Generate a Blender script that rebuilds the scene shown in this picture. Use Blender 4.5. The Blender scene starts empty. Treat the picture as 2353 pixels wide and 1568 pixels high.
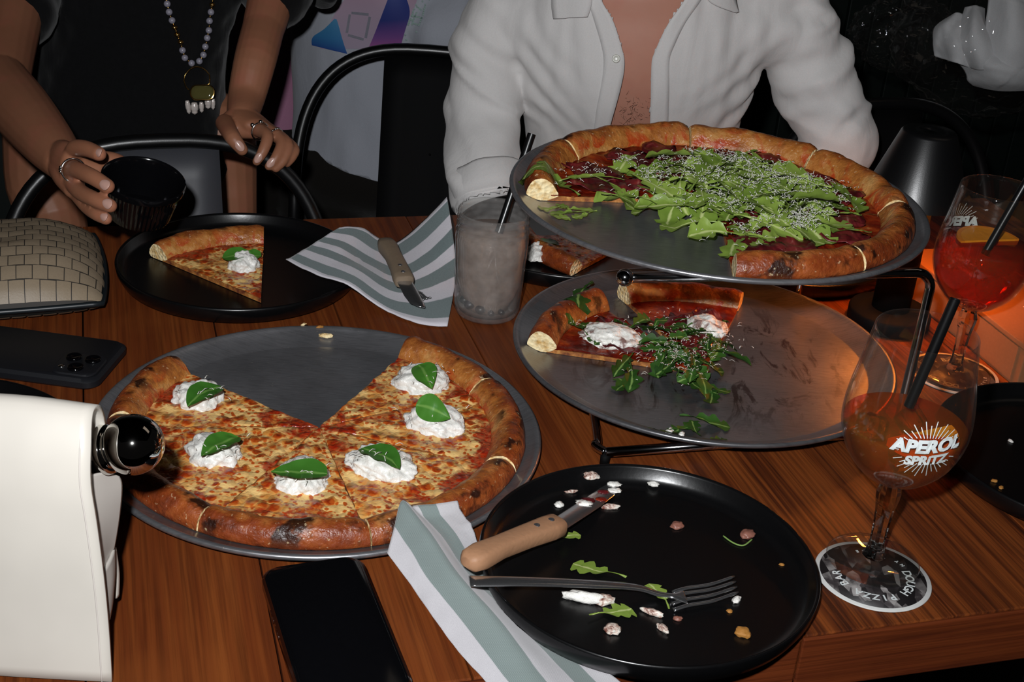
import bpy, bmesh, math, random
from mathutils import Vector, Matrix, noise, Euler
random.seed(7)
scn = bpy.context.scene
COL = scn.collection
PI = math.pi
# ------------------------------------------------------------------ camera
W_, H_ = 2353, 1568
FPX, PITCH, ROLL, CAMZ = 3132.1, math.radians(26.746), math.radians(4.959), 0.6535
_c, _s = math.cos(ROLL), math.sin(ROLL)
_up0 = Vector((0, math.sin(PITCH), math.cos(PITCH)))
FWD = Vector((0, math.cos(PITCH), -math.sin(PITCH)))
RGT = _c * Vector((1, 0, 0)) + _s * _up0
UPV = -_s * Vector((1, 0, 0)) + _c * _up0
CAM = Vector((0, 0, CAMZ))
cd = bpy.data.cameras.new('camera'); cam = bpy.data.objects.new('camera', cd); COL.objects.link(cam)
cd.sensor_width = 36; cd.lens = FPX * 36 / W_; cd.clip_start = 0.02
m = Matrix((RGT, UPV, -FWD)).transposed().to_4x4(); m.translation = CAM
cam.matrix_world = m
scn.camera = cam
# ------------------------------------------------------------------ light
scn.view_settings.view_transform = 'Standard'; scn.view_settings.look = 'None'
scn.view_settings.gamma = 1; scn.view_settings.use_curve_mapping = False
scn.view_settings.exposure = 0.0
wd = bpy.data.worlds.new('world'); scn.world = wd; wd.use_nodes = True
wd.node_tree.nodes['Background'].inputs[0].default_value = (0.006, 0.0055, 0.0055, 1)
wd.node_tree.nodes['Background'].inputs[1].default_value = 0.6
fl = bpy.data.lights.new('camera_flash', 'SPOT'); flo = bpy.data.objects.new('camera_flash', fl); COL.objects.link(flo)
flo.location = CAM + UPV * 0.085 - RGT * 0.055 - FWD * 0.03      # flash head above and left of the lens
fl.energy = 78; fl.color = (0.965, 0.98, 1.0); fl.shadow_soft_size = 0.016
fl.spot_size = math.radians(95); fl.spot_blend = 1.0
aim = Vector((0.05, 1.70, 0.08))
flo.rotation_euler = (aim - flo.location).to_track_quat('-Z', 'Y').to_euler()
al = bpy.data.lights.new('ceiling_panel', 'AREA'); alo = bpy.data.objects.new('ceiling_panel', al); COL.objects.link(alo)
al.shape = 'RECTANGLE'; al.size = 1.2; al.size_y = 0.5; al.energy = .5; al.color = (1.0, 0.82, 0.66)
alo.location = (1.3, 1.7, 1.9)

# ------------------------------------------------------------------ helpers
def ray(px, py): return FWD + RGT * ((px - W_ / 2) / FPX) - UPV * ((py - H_ / 2) / FPX)
def P(px, py, z=0.0):                       # the point of the plane z seen in that direction
    d = ray(px, py); return CAM + d * ((z - CAM.z) / d.z)
def Q(px, py, y):
    d = ray(px, py); return CAM + d * (y / d.y)
def K(px, py, k): return CAM + ray(px, py) * k
YAW = math.radians(18)
T1 = Vector((math.cos(YAW), math.sin(YAW), 0)); T2 = Vector((-math.sin(YAW), math.cos(YAW), 0))
def TP(a, b, z=0.0): return T1 * a + T2 * b + Vector((0, 0, z))

def lin(h):
    h = h.lstrip('#'); v = [int(h[i:i + 2], 16) / 255 for i in (0, 2, 4)]
    return tuple((x / 12.92 if x <= .04045 else ((x + .055) / 1.055) ** 2.4) for x in v) + (1,)

ORG = {}
def thing(name, label, cat, loc, group=None):
    o = bpy.data.objects.new(name, None); COL.objects.link(o); o.location = loc
    o.empty_display_size = .02
    o['label'] = label; o['category'] = cat
    if group: o['group'] = group
    ORG[o] = Vector(loc); return o
def tag(o, label, cat, group=None):
    o['label'] = label; o['category'] = cat
    if group: o['group'] = group
    return o
def obj(name, vf, mat, parent=None, smooth=True, fmat=None, attrs=None, origin=None, kind=None, sharp=None, solid=None, sub=None):
    """one mesh object from world-space verts and faces; local origin = the parent's (or the base centre)"""
    vs, fs = vf
    vs = [Vector(v) for v in vs]
    if parent is not None: o0 = ORG[parent]
    elif origin is not None: o0 = Vector(origin)
    else:
        o0 = Vector((sum(v.x for v in vs) / len(vs), sum(v.y for v in vs) / len(vs), min(v.z for v in vs)))
    me = bpy.data.meshes.new(name)
    me.from_pydata([tuple(v - o0) for v in vs], [], fs); me.update()
    for mm in (mat if isinstance(mat, (list, tuple)) else [mat]): me.materials.append(mm)
    if fmat: me.polygons.foreach_set('material_index', fmat)
    if smooth: me.polygons.foreach_set('use_smooth', [True] * len(me.polygons))
    if attrs:
        for k, vals in attrs.items():
            a = me.attributes.new(k, 'FLOAT', 'POINT'); a.data.foreach_set('value', vals)
    o = bpy.data.objects.new(name, me); COL.objects.link(o)
    if parent is not None: o.parent = parent
    else: o.location = o0
    ORG[o] = o0
    if kind: o['kind'] = kind
    if sharp is not None:
        try: me.set_sharp_from_angle(angle=math.radians(sharp))
        except Exception: pass
    if solid:
        md = o.modifiers.new('solid', 'SOLIDIFY'); md.thickness = solid; md.offset = 0
    if sub:
        md = o.modifiers.new('sub', 'SUBSURF'); md.levels = sub; md.render_levels = sub
    return o

def join(*parts):
    vs, fs = [], []
    for v, f in parts:
        n = len(vs); vs += list(v); fs += [tuple(i + n for i in q) for q in f]
    return vs, fs
def xf(vf, M):
    return [M @ Vector(v) for v in vf[0]], vf[1]
def revolve(prof, n=64, c=(0, 0, 0), cap0=True, cap1=True):
    c = Vector(c); vs, fs = [], []
    for r, z in prof:
        for i in range(n):
            a = 2 * PI * i / n; vs.append(c + Vector((r * math.cos(a), r * math.sin(a), z)))
    for j in range(len(prof) - 1):
        for i in range(n):
            fs.append((j * n + i, j * n + (i + 1) % n, (j + 1) * n + (i + 1) % n, (j + 1) * n + i))
    if cap0: fs.append(tuple(reversed(range(n))))
    if cap1: fs.append(tuple(range((len(prof) - 1) * n, len(prof) * n)))
    return vs, fs
def tube(pts, rad, n=10, cap=True, up=None):
    pts = [Vector(p) for p in pts]; N = len(pts)
    if not isinstance(rad, (list, tuple)): rad = [rad] * N
    vs, fs = [], []; prev = None
    for i, p in enumerate(pts):
        t = (pts[min(i + 1, N - 1)] - pts[max(i - 1, 0)]).normalized()
        if prev is None:
            h = Vector(up) if up else (Vector((0, 0, 1)) if abs(t.z) < .9 else Vector((1, 0, 0)))
        else: h = prev
        u = (h - t * h.dot(t)).normalized(); w = t.cross(u); prev = u
        r = rad[i]; ru, rw = r if isinstance(r, (list, tuple)) else (r, r)
        for k in range(n):
            a = 2 * PI * k / n; vs.append(p + u * (ru * math.cos(a)) + w * (rw * math.sin(a)))
    for i in range(N - 1):
        for k in range(n):
            fs.append((i * n + k, i * n + (k + 1) % n, (i + 1) * n + (k + 1) % n, (i + 1) * n + k))
    if cap: fs.append(tuple(reversed(range(n)))); fs.append(tuple(range((N - 1) * n, N * n)))
    return vs, fs
def cr(pts, m=6, closed=False):
    """Catmull-Rom through pts"""
    pts = [Vector(p) for p in pts]; n = len(pts); out = []
    rng = range(n if closed else n - 1)
    for i in rng:
        if closed: a, b, c, d = pts[i - 1], pts[i], pts[(i + 1) % n], pts[(i + 2) % n]
        else: a, b, c, d = pts[max(i - 1, 0)], pts[i], pts[i + 1], pts[min(i + 2, n - 1)]
        for k in range(m):
            t = k / m
            out.append(.5 * (2 * b + (c - a) * t + (2 * a - 5 * b + 4 * c - d) * t * t + (3 * b - a - 3 * c + d) * t ** 3))
    if not closed: out.append(pts[-1])
    return out
def crs(vals, m=6):
    return [v.x for v in cr([Vector((x, 0, 0)) for x in vals], m)]
def gridmesh(rows):
    nr, nc = len(rows), len(rows[0]); vs = [v for r in rows for v in r]; fs = []
    for i in range(nr - 1):
        for j in range(nc - 1):
            fs.append((i * nc + j, i * nc + j + 1, (i + 1) * nc + j + 1, (i + 1) * nc + j))
    return vs, fs
def patch(ctrl, m=6):
    """smooth surface through a control grid; returns rows of points"""
    rows = [cr(r, m) for r in ctrl]
    cols = list(zip(*rows)); cols = [cr(c, m) for c in cols]
    return [list(r) for r in zip(*cols)]
def boxm(lo, hi, M=None, bev=0.0):
    x0, y0, z0 = lo; x1, y1, z1 = hi
    bm = bmesh.new(); bmesh.ops.create_cube(bm, size=1)
    for v in bm.verts: v.co = Vector(((x0 + x1) / 2 + v.co.x * (x1 - x0), (y0 + y1) / 2 + v.co.y * (y1 - y0), (z0 + z1) / 2 + v.co.z * (z1 - z0)))
    if bev: bmesh.ops.bevel(bm, geom=bm.edges[:], offset=bev, segments=2, profile=.6, affect='EDGES')
    vs = [v.co.copy() for v in bm.verts]; bm.verts.index_update(); fs = [tuple(v.index for v in f.verts) for f in bm.faces]; bm.free()
    if M: vs = [M @ v for v in vs]
    return vs, fs
def ico(c, r, sub=3, scale=(1, 1, 1), fn=None):
    bm = bmesh.new(); bmesh.ops.create_icosphere(bm, subdivisions=sub, radius=1)
    vs = []
    for v in bm.verts:
        d = v.co.normalized(); k = fn(d) if fn else 1
        vs.append(Vector(c) + Vector((d.x * scale[0], d.y * scale[1], d.z * scale[2])) * (r * k))
    bm.verts.index_update(); fs = [tuple(v.index for v in f.verts) for f in bm.faces]; bm.free()
    return vs, fs
def rrect(w, h, r, n=6):
    pts = []
    for cx, cy, a0 in ((w / 2 - r, h / 2 - r, 0), (-w / 2 + r, h / 2 - r, 90), (-w / 2 + r, -h / 2 + r, 180), (w / 2 - r, -h / 2 + r, 270)):
        for i in range(n + 1):
            a = math.radians(a0 + 90 * i / n); pts.append((cx + r * math.cos(a), cy + r * math.sin(a)))
    return pts
def loft(loops, cap=True):
    n = len(loops[0]); vs = [Vector(v) for l in loops for v in l]; fs = []
    for j in range(len(loops) - 1):
        for i in range(n): fs.append((j * n + i, j * n + (i + 1) % n, (j + 1) * n + (i + 1) % n, (j + 1) * n + i))
    if cap: fs.append(tuple(reversed(range(n)))); fs.append(tuple(range((len(loops) - 1) * n, len(loops) * n)))
    return vs, fs
def fbm(x, y, z=0, o=3):
    s, a, f = 0, 1, 1
    for _ in range(o): s += a * noise.noise(Vector((x * f, y * f, z * f))); a *= .5; f *= 2
    return s

# ------------------------------------------------------------------ materials
class NT:
    def __init__(s, name):
        s.m = bpy.data.materials.new(name); s.m.use_nodes = True; s.t = s.m.node_tree; s.b = s.t.nodes['Principled BSDF']; s._tc = None
    def n(s, typ, **kw):
        nd = s.t.nodes.new(typ)
        for k, v in kw.items(): setattr(nd, k, v)
        return nd
    def lk(s, a, inp):
        if hasattr(a, 'is_output'): s.t.links.new(a, inp)
        elif isinstance(a, (tuple, list)) and len(inp.default_value) == 4 and len(a) == 3: inp.default_value = tuple(a) + (1,)
        else: inp.default_value = a
    def co(s, which='Object', scale=None, rot=None):
        if not s._tc: s._tc = s.n('ShaderNodeTexCoord')
        out = s._tc.outputs[which]
        if scale or rot:
            mp = s.n('ShaderNodeMapping'); s.lk(out, mp.inputs[0])
            if scale: mp.inputs['Scale'].default_value = scale
            if rot: mp.inputs['Rotation'].default_value = rot
            out = mp.outputs[0]
        return out
    def world(s, scale=None, rot=None):
        g = s.n('ShaderNodeNewGeometry'); out = g.outputs['Position']
        mp = s.n('ShaderNodeMapping'); s.lk(out, mp.inputs[0])
        if rot: mp.inputs['Rotation'].default_value = rot
        if not scale: return mp.outputs[0]
        m2 = s.n('ShaderNodeMapping'); s.lk(mp.outputs[0], m2.inputs[0]); m2.inputs['Scale'].default_value = scale
        return m2.outputs[0]
    def attr(s, name): return s.n('ShaderNodeAttribute', attribute_name=name).outputs['Fac']
    def noise(s, co, scale, detail=3, rough=.55, dist=0):
        nd = s.n('ShaderNodeTexNoise'); s.lk(co, nd.inputs['Vector']); nd.inputs['Scale'].default_value = scale
        nd.inputs['Detail'].default_value = detail; nd.inputs['Roughness'].default_value = rough; nd.inputs['Distortion'].default_value = dist
        return nd.outputs['Fac']
    def voro(s, co, scale, feature='F1', rnd=1.0, out='Distance'):
        nd = s.n('ShaderNodeTexVoronoi', feature=feature); s.lk(co, nd.inputs['Vector']); nd.inputs['Scale'].default_value = scale
        nd.inputs['Randomness'].default_value = rnd; return nd.outputs[out]
    def ramp(s, fac, stops, interp='LINEAR'):
        nd = s.n('ShaderNodeValToRGB'); r = nd.color_ramp; r.interpolation = interp
        while len(r.elements) < len(stops): r.elements.new(.5)
        for e, (p, c) in zip(r.elements, stops):
            e.position = p; c = (c, c, c, 1) if isinstance(c, (int, float)) else c; e.color = tuple(c) if len(c) == 4 else tuple(c) + (1,)
        s.lk(fac, nd.inputs[0]); return nd.outputs[0]
    def mix(s, fac, a, b, blend='MIX'):
        nd = s.n('ShaderNodeMix', data_type='RGBA', blend_type=blend)
        s.lk(fac, nd.inputs[0]); s.lk(a, nd.inputs[6]); s.lk(b, nd.inputs[7]); return nd.outputs[2]
    def math(s, op, a, b=0.0, c=None, clamp=False):
        nd = s.n('ShaderNodeMath', operation=op, use_clamp=clamp); s.lk(a, nd.inputs[0]); s.lk(b, nd.inputs[1])
        if c is not None: s.lk(c, nd.inputs[2])
        return nd.outputs[0]
    def sep(s, v):
        nd = s.n('ShaderNodeSeparateXYZ'); s.lk(v, nd.inputs[0]); return nd.outputs
    def bump(s, h, strength=.3, dist=.002, prev=None):
        nd = s.n('ShaderNodeBump'); s.lk(h, nd.inputs['Height']); nd.inputs['Strength'].default_value = strength; nd.inputs['Distance'].default_value = dist
        if prev is not None: s.lk(prev, nd.inputs['Normal'])
        return nd.outputs[0]
    def set(s, **kw):
        nm = dict(base='Base Color', rough='Roughness', metal='Metallic', normal='Normal', spec='Specular IOR Level', trans='Transmission Weight',
                  ior='IOR', alpha='Alpha', coat='Coat Weight', coatr='Coat Roughness', sss='Subsurface Weight', sssr='Subsurface Radius',
                  ssss='Subsurface Scale', sheen='Sheen Weight', emit='Emission Color', emits='Emission Strength', aniso='Anisotropic')
        for k, v in kw.items(): s.lk(v, s.b.inputs[nm[k]])
        return s.m
def plain(name, base, rough=.5, metal=0.0, nz=0.0, nscale=200, **kw):
    """principled with a fine procedural variation in colour and relief"""
    t = NT(name); base = lin(base) if isinstance(base, str) else (tuple(base) + (1,))[:4]
    co = t.co(); f = t.noise(co, nscale, 2)
    dark = tuple(c * .82 for c in base[:3]) + (1,)
    t.set(base=t.mix(f, dark, base), rough=rough, metal=metal, **kw)
    if nz: t.set(normal=t.bump(f, nz, .001))
    return t.m

MAT = {}
# wood, grain along the plank (T2)
def wood(name, along, c0, c1, c2, bold=.2):
    t = NT(name)
    rz = -YAW if along else -YAW + PI / 2
    big = t.world((16, 1.0, 16), (0, 0, rz)); fine = t.world((300, 6, 300), (0, 0, rz))
    info = t.n('ShaderNodeObjectInfo').outputs['Random']
    off = t.n('ShaderNodeVectorMath', operation='ADD'); t.lk(big, off.inputs[0])
    cmb = t.n('ShaderNodeCombineXYZ'); t.lk(t.math('MULTIPLY', info, 31.0), cmb.inputs[0]); t.lk(t.math('MULTIPLY', info, 17.0), cmb.inputs[2])
    t.lk(cmb.outputs[0], off.inputs[1])
    n1 = t.noise(off.outputs[0], 1.0, 4, .6, .6)
    w = t.n('ShaderNodeTexWave', wave_type='BANDS', bands_direction='X'); t.lk(off.outputs[0], w.inputs['Vector'])
    w.inputs['Scale'].default_value = 1.3; w.inputs['Distortion'].default_value = 5.5; w.inputs['Detail'].default_value = 3; w.inputs['Detail Scale'].default_value = 1.1
    n2 = t.noise(fine, 1.0, 3, .6)
    if bold > .25:
        ln = t.noise(t.world((75, 1.6, 75), (0, 0, rz)), 1.0, 4, .6, .9)
        f = t.math('ADD', t.math('MULTIPLY', t.ramp(ln, [(.40, 0), (.56, 1)]), bold), t.math('MULTIPLY', n1, 1 - bold))
    else: f = t.math('ADD', t.math('MULTIPLY', w.outputs['Fac'], bold), t.math('MULTIPLY', n1, 1 - bold))
    col = t.ramp(f, [(.22, c0), (.46, c1), (.75, c2)])
    col = t.mix(t.ramp(n2, [(.34, .6), (.58, 0)]), col, c0)
    col = t.mix(t.math('MULTIPLY', info, .35), col, c1)
    blotch = t.noise(t.world((7, 5, 7)), 1.0, 3)
    col = t.mix(t.ramp(blotch, [(.55, 0), (.75, .4)]), col, c2)
    t.set(base=col, rough=t.ramp(n2, [(0, .42), (1, .6)]), spec=.28, normal=t.bump(t.math('ADD', n2, t.math('MULTIPLY', f, .6)), .35, .0012))
    return t.m
MAT['wood'] = wood('table_wood', True, lin('#3f1b0b'), lin('#683011'), lin('#83461c'), .12)
MAT['wood_bold'] = wood('table_wood_bold_grain', True, lin('#29110a'), lin('#5f2c10'), lin('#7d4019'), .40)
MAT['wood_end'] = wood('table_border_wood', False, lin('#2e1109'), lin('#54230e'), lin('#6e3315'), .3)

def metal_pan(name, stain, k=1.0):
    t = NT(name); co = t.co()
    n1 = t.noise(co, 12, 4); n2 = t.noise(t.co('Object', (60, 600, 60)), 1, 3); sp = t.noise(co, 420, 2)
    base = t.ramp(n1, [(.3, lin('#87878a')), (.7, lin('#a2a2a6'))])
    base = t.mix(t.ramp(n2, [(.45, 0), (.7, .35)]), base, lin('#5b5a5c'))
    base = t.mix(t.ramp(sp, [(.70, 0), (.74, .55)]), base, lin('#c9c2b4'))     # flour and crumbs
    if stain:
        x = t.sep(co); d = t.n('ShaderNodeVectorMath', operation='LENGTH'); t.lk(co, d.inputs[0])
        n3 = t.noise(t.co('Object', (40, 14, 14), (0, 0, .6)), 1.0, 4, .65, 1.5)
        msk = t.math('MULTIPLY', t.ramp(n3, [(.53, 0), (.62, .85)]), t.ramp(d.outputs['Value'], [(.10, 1), (.165, 0)]))
        base = t.mix(msk, base, lin('#3a1712'))
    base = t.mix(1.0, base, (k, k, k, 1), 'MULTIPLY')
    t.set(base=base, metal=.78, rough=t.ramp(n1, [(.3, .27), (.8, .40)]), normal=t.bump(n2, .12, .0006), spec=.4)
    return t.m
MAT['pan'] = metal_pan('brushed_aluminium', False)
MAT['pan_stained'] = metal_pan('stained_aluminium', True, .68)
MAT['chrome'] = plain('chrome_wire', (.62, .62, .64), .1, 1.0)
MAT['steel'] = plain('cutlery_steel', (.55, .55, .56), .2, .95, .05, 500)
MAT['plate'] = plain('black_stoneware', '#0a0a0b', .27, 0, .04, 300, spec=.4)
MAT['black_metal'] = plain('black_painted_metal', '#0b0b0c', .33, 0, .05, 900, spec=.55)
MAT['lit_slat'] = plain('lit_black_sheet', '#3a3b40', .5, 0, .05, 900, spec=.4)  # black slat sheet made grey, flash reflection put into its colour
MAT['matte_black'] = plain('matte_black', '#060607', .7, 0, .03, 900, spec=.1)
MAT['gloss_black'] = plain('gloss_black_plastic', '#08080a', .12, 0)

# --- pizza
def crust_mat():
    t = NT('baked_crust'); co = t.co()
    w = t.attr('w')                    # 0 inner foot .. 1 outer foot of the rim
    n1 = t.noise(co, 36, 5, .65); n2 = t.noise(co, 90, 3); n3 = t.noise(co, 45, 2, .5, 1.0)
    gold = t.ramp(n1, [(.28, lin('#6f3312')), (.5, lin('#a8692f')), (.72, lin('#c4965a'))])
    brown = t.ramp(n1, [(.28, lin('#431809')), (.5, lin('#7a3514')), (.75, lin('#a25727'))])
    f = t.math('ADD', w, t.math('MULTIPLY', t.math('SUBTRACT', n2, .5), .5))
    col = t.mix(t.ramp(f, [(.22, 0), (.55, 1)]), gold, brown)
    sauce = t.math('MULTIPLY', t.ramp(n3, [(.50, 0), (.60, .9)]), t.ramp(w, [(.1, 1), (.42, 0)]))
    col = t.mix(sauce, col, lin('#a3330f'))
    char = t.math('MULTIPLY', t.ramp(t.noise(co, 40, 3, .55), [(.545, 0), (.63, .95)]), t.ramp(w, [(.22, 0), (.42, 1), (.72, 1), (.95, .35)]))
    col = t.mix(char, col, lin('#1d0b06'))
    col = t.mix(t.ramp(t.noise(co, 260, 2), [(.66, 0), (.72, .35)]), col, lin('#e5cfa4'))
    t.set(base=col, rough=t.ramp(n2, [(.3, .3), (.7, .55)]), spec=.45, normal=t.bump(t.math('ADD', n2, t.math('MULTIPLY', t.noise(co, 320, 2), .5)), .7, .0024))
    return t.m
MAT['crust'] = crust_mat()
def crumb_mat():
    t = NT('crumb_inside'); co = t.co(); n1 = t.noise(co, 160, 3)
    t.set(base=t.ramp(n1, [(.3, lin('#c59b57')), (.6, lin('#efdcae'))]), rough=.8, normal=t.bump(t.voro(co, 260), .8, .002)); return t.m
MAT['crumb'] = crumb_mat()
def dough_mat():
    t = NT('browned_dough_edge'); co = t.co(); n1 = t.noise(co, 120, 3)
    t.set(base=t.ramp(n1, [(.3, lin('#5e2812')), (.55, lin('#a2662c')), (.7, lin('#cf9f58'))]), rough=.7, normal=t.bump(n1, .6, .002)); return t.m
MAT['dough'] = dough_mat()
def cheese_mat():
    t = NT('melted_mozzarella_and_sauce'); co = t.co()
    r = t.attr('rad')
    wob = t.n('ShaderNodeVectorMath', operation='ADD'); t.lk(co, wob.inputs[0])
    nc = t.n('ShaderNodeTexNoise'); t.lk(co, nc.inputs['Vector']); nc.inputs['Scale'].default_value = 120
    sc = t.n('ShaderNodeVectorMath', operation='SCALE'); t.lk(nc.outputs['Color'], sc.inputs[0]); sc.inputs['Scale'].default_value = .006
    t.lk(sc.outputs[0], wob.inputs[1])
    v1 = t.voro(wob.outputs[0], 92); v2 = t.voro(wob.outputs[0], 200)
    vr = t.sep(t.voro(wob.outputs[0], 92, 'F1', 1.0, 'Color'))[0]
    n1 = t.noise(co, 30, 4, .6, .8); n2 = t.noise(co, 16, 3, .6); n3 = t.noise(co, 300, 2)
    cream = t.ramp(t.noise(co, 60, 3), [(.3, lin('#c4823a')), (.6, lin('#e2bb78'))])
    spot = t.ramp(v1, [(.16, lin('#8a2b0b')), (.34, lin('#b04c17')), (.48, lin('#d08a40'))])
    m1 = t.ramp(t.math('SUBTRACT', v1, t.math('MULTIPLY', vr, .74)), [(-.02, 1), (.10, 0)])
    m1 = t.math('MULTIPLY', m1, t.ramp(t.noise(co, 40, 2), [(.28, .35), (.42, 1)]))
    col = t.mix(m1, cream, spot)
    m2 = t.math('MULTIPLY', t.ramp(v2, [(.30, 1), (.46, 0)]), t.ramp(n2, [(.30, .2), (.48, 1)]))
    col = t.mix(m2, col, lin('#b4501a'))
    red = t.ramp(t.math('ADD', n1, t.math('MULTIPLY', t.ramp(r, [(0, .24), (.30, .02), (.80, 0), (.93, .20)]), .8)), [(.545, 0), (.66, .9)])
    col = t.mix(red, col, t.ramp(n3, [(.3, lin('#6e120a')), (.7, lin('#a8260f'))]))
    h = t.math('ADD', t.math('MULTIPLY', v1, -1.0), t.math('MULTIPLY', n1, .8))
    t.set(base=col, rough=.3, spec=.5, normal=t.bump(h, .8, .004))
    return t.m
MAT['cheese'] = cheese_mat()
def ham_base_mat():
    t = NT('tomato_sauce_base'); co = t.co(); n1 = t.noise(co, 40, 4, .6, .6); n2 = t.noise(co, 200, 2)
    r = t.attr('rad')
    col = t.ramp(n1, [(.3, lin('#430d08')), (.5, lin('#6f1a0c')), (.66, lin('#9a3f18')), (.8, lin('#c08a4a'))])
    t.set(base=col, rough=.28, spec=.5, normal=t.bump(t.math('ADD', n1, t.math('MULTIPLY', n2, .3)), .6, .003)); return t.m
MAT['sauce'] = ham_base_mat()
def ham_mat():
    t = NT('cured_ham'); co = t.co(); n1 = t.noise(t.co('Object', (60, 18, 60)), 1, 4, .6, .8)
    t.set(base=t.ramp(n1, [(.3, lin('#2c0a0c')), (.5, lin('#54161a')), (.66, lin('#7a2b29')), (.76, lin('#a06a5e'))]), rough=.32, spec=.5, normal=t.bump(n1, .3, .001)); return t.m
MAT['ham'] = ham_mat()
def burrata_mat():
    t = NT('burrata_cheese'); co = t.co(); n1 = t.noise(co, 150, 3, .6)
    t.set(base=t.ramp(n1, [(.25, lin('#ccc9c0')), (.5, lin('#e2e0da'))]), rough=.35, spec=.45, normal=t.bump(t.math('ADD', n1, t.math('MULTIPLY', t.noise(co, 420, 2), .4)), .6, .0022)); return t.m
MAT['burrata'] = burrata_mat()
def burrata_stained_mat():
    t = NT('smeared_burrata'); co = t.co(); n1 = t.noise(co, 150, 3, .6); n2 = t.noise(co, 55, 3, .6, .7)
    c = t.ramp(n1, [(.25, lin('#d6d2c8')), (.5, lin('#edebe4'))])
    c = t.mix(t.ramp(n2, [(.54, 0), (.62, .85)]), c, lin('#6e3e35'))
    t.set(base=c, rough=.35, spec=.45, normal=t.bump(n1, .7, .0025)); return t.m
MAT['burrata2'] = burrata_stained_mat()
def scrap_mat():
    t = NT('sauce_stained_scrap'); co = t.co(); n1 = t.noise(co, 200, 3, .6, .6)
    t.set(base=t.ramp(n1, [(.35, lin('#6b3a2e')), (.5, lin('#c9b3a6')), (.62, lin('#d8d4ca'))]), rough=.4, normal=t.bump(n1, .6, .002)); return t.m
MAT['scrap'] = scrap_mat()
def leaf_mat(name, c0, c1, rib):
    t = NT(name); co = t.co(); u = t.attr('u'); n1 = t.noise(co, 90, 3)
    info = t.n('ShaderNodeObjectInfo').outputs['Random']
    c = t.mix(t.math('ADD', t.math('MULTIPLY', info, .6), t.math('MULTIPLY', n1, .4)), lin(c0), lin(c1))
    au = t.math('ABSOLUTE', u)
    c = t.mix(t.ramp(au, [(.04, .8), (.16, 0)]), c, lin(rib))
    t.set(base=c, rough=.36 if 'wilted' not in name else .55, spec=.4 if 'wilted' not in name else .2, normal=t.bump(n1, .25, .001)); return t.m
MAT['arugula'] = leaf_mat('arugula_leaf', '#4f6a20', '#8ea34a', '#b8c082')
MAT['arugula_dark'] = leaf_mat('wilted_arugula_leaf', '#16300f', '#3a6122', '#7c9a52')
MAT['basil'] = leaf_mat('basil_leaf', '#2c5a1c', '#467c2a', '#6d9648')
MAT['parm'] = plain('grated_parmesan', '#e2e0d6', .5, 0, .1, 400)
# ------------------------------------------------------------------ the room
FLOORZ = -0.76
MAT['floor'] = plain('dark_floor', '#1b0d07', .6, 0, .2, 30)
MAT['wall'] = plain('dark_green_paint', '#0b1512', .5, 0, .05, 60)
MAT['ceil'] = plain('black_ceiling', '#0d0d0d', .8)
def struct(name, vf, mat, parent=None, **k):
    o = obj(name, vf, mat, parent, **k)
    if parent is None: o['kind'] = 'structure'
    return o
ang = Matrix.Rotation(YAW, 4, 'Z')
struct('floor', boxm((-2.6, -1.2, FLOORZ - .1), (3.4, 3.02, FLOORZ), ang), MAT['floor'], smooth=False)
WALLT = 2.90
wb = struct('wall_back', boxm((-2.6, WALLT, FLOORZ), (3.4, WALLT + .1, 2.1), ang), MAT['wall'], smooth=False)
x = -2.58; bw = .068; lb = boxm((-bw / 2 + .0025, -.012, 0), (bw / 2 - .0025, 0.0, 2.82), bev=.0025)
first = None
while x < 3.35:
    if first is None:
        first = obj('wall_board', xf(lb, Matrix.Translation(TP(x + bw / 2, WALLT, FLOORZ)) @ ang), MAT['wall'], wb, smooth=False)
        first_x = x
    else:
        c = first.copy(); COL.objects.link(c); c.parent = wb; c.location = T1 * (x - first_x)
    x += bw
struct('ceiling', boxm((-2.6, -1.2, 2.1), (3.4, 3.02, 2.2), ang), MAT['ceil'], smooth=False)
MAT['trimwood'] = wood('trim_wood', True, lin('#5a2f12'), lin('#8d4f22'), lin('#a9672f'))
pt = Q(2018, 105, 2.88); pb = Q(2012, 221, 2.88)
wt2 = WALLT - .012
c0 = Vector((pt.dot(T1), 0, 0)).x
struct('trim_1', boxm((c0 - .016, wt2 - .03, pb.z), (c0 + .016, wt2, pt.z + .25), ang, .002), MAT['trimwood'], smooth=False)

# ------------------------------------------------------------------ table
TAB0, TAB1, TBF, TBB = -0.62, 1.22, .7205, 1.592
tb = thing('dining_table', 'varnished red-brown plank dining table with thick edge boards', 'table', TP(.3, 1.15, FLOORZ))
seam = P(1585, 1085).dot(T1)
pw = .132; x = seam - pw * 12
while x + pw < TAB0: x += pw
random.seed(3)
while x < TAB1:
    a, b = max(x, TAB0), min(x + pw, TAB1)
    if b - a > .01:
        obj('plank', boxm((a + .0006, .7242, -.045), (b - .0006, TBB, random.uniform(-.0006, 0)), ang, .0012), MAT['wood' if a < seam - .01 else 'wood_bold'], tb, smooth=False)
    x += pw
jx = P(1868, 1500).dot(T1)
for a, b in ((TAB0, jx - .22), (jx - .2185, jx - .0008), (jx + .0008, TAB1)):
    obj('edge_board', boxm((a, TBF + random.uniform(-.0015, .0005), -.052), (b, .7238, random.uniform(-.0016, -.0008)), ang, .0014), MAT['wood_end'], tb, smooth=False)
for a in (TAB0 + .1, .86):
    for b in (TBF + .1, TBB - .1):
        obj('leg', boxm((a - .03, b - .03, FLOORZ), (a + .03, b + .03, -.036), ang, .003), MAT['matte_black'], tb, smooth=False)

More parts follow.
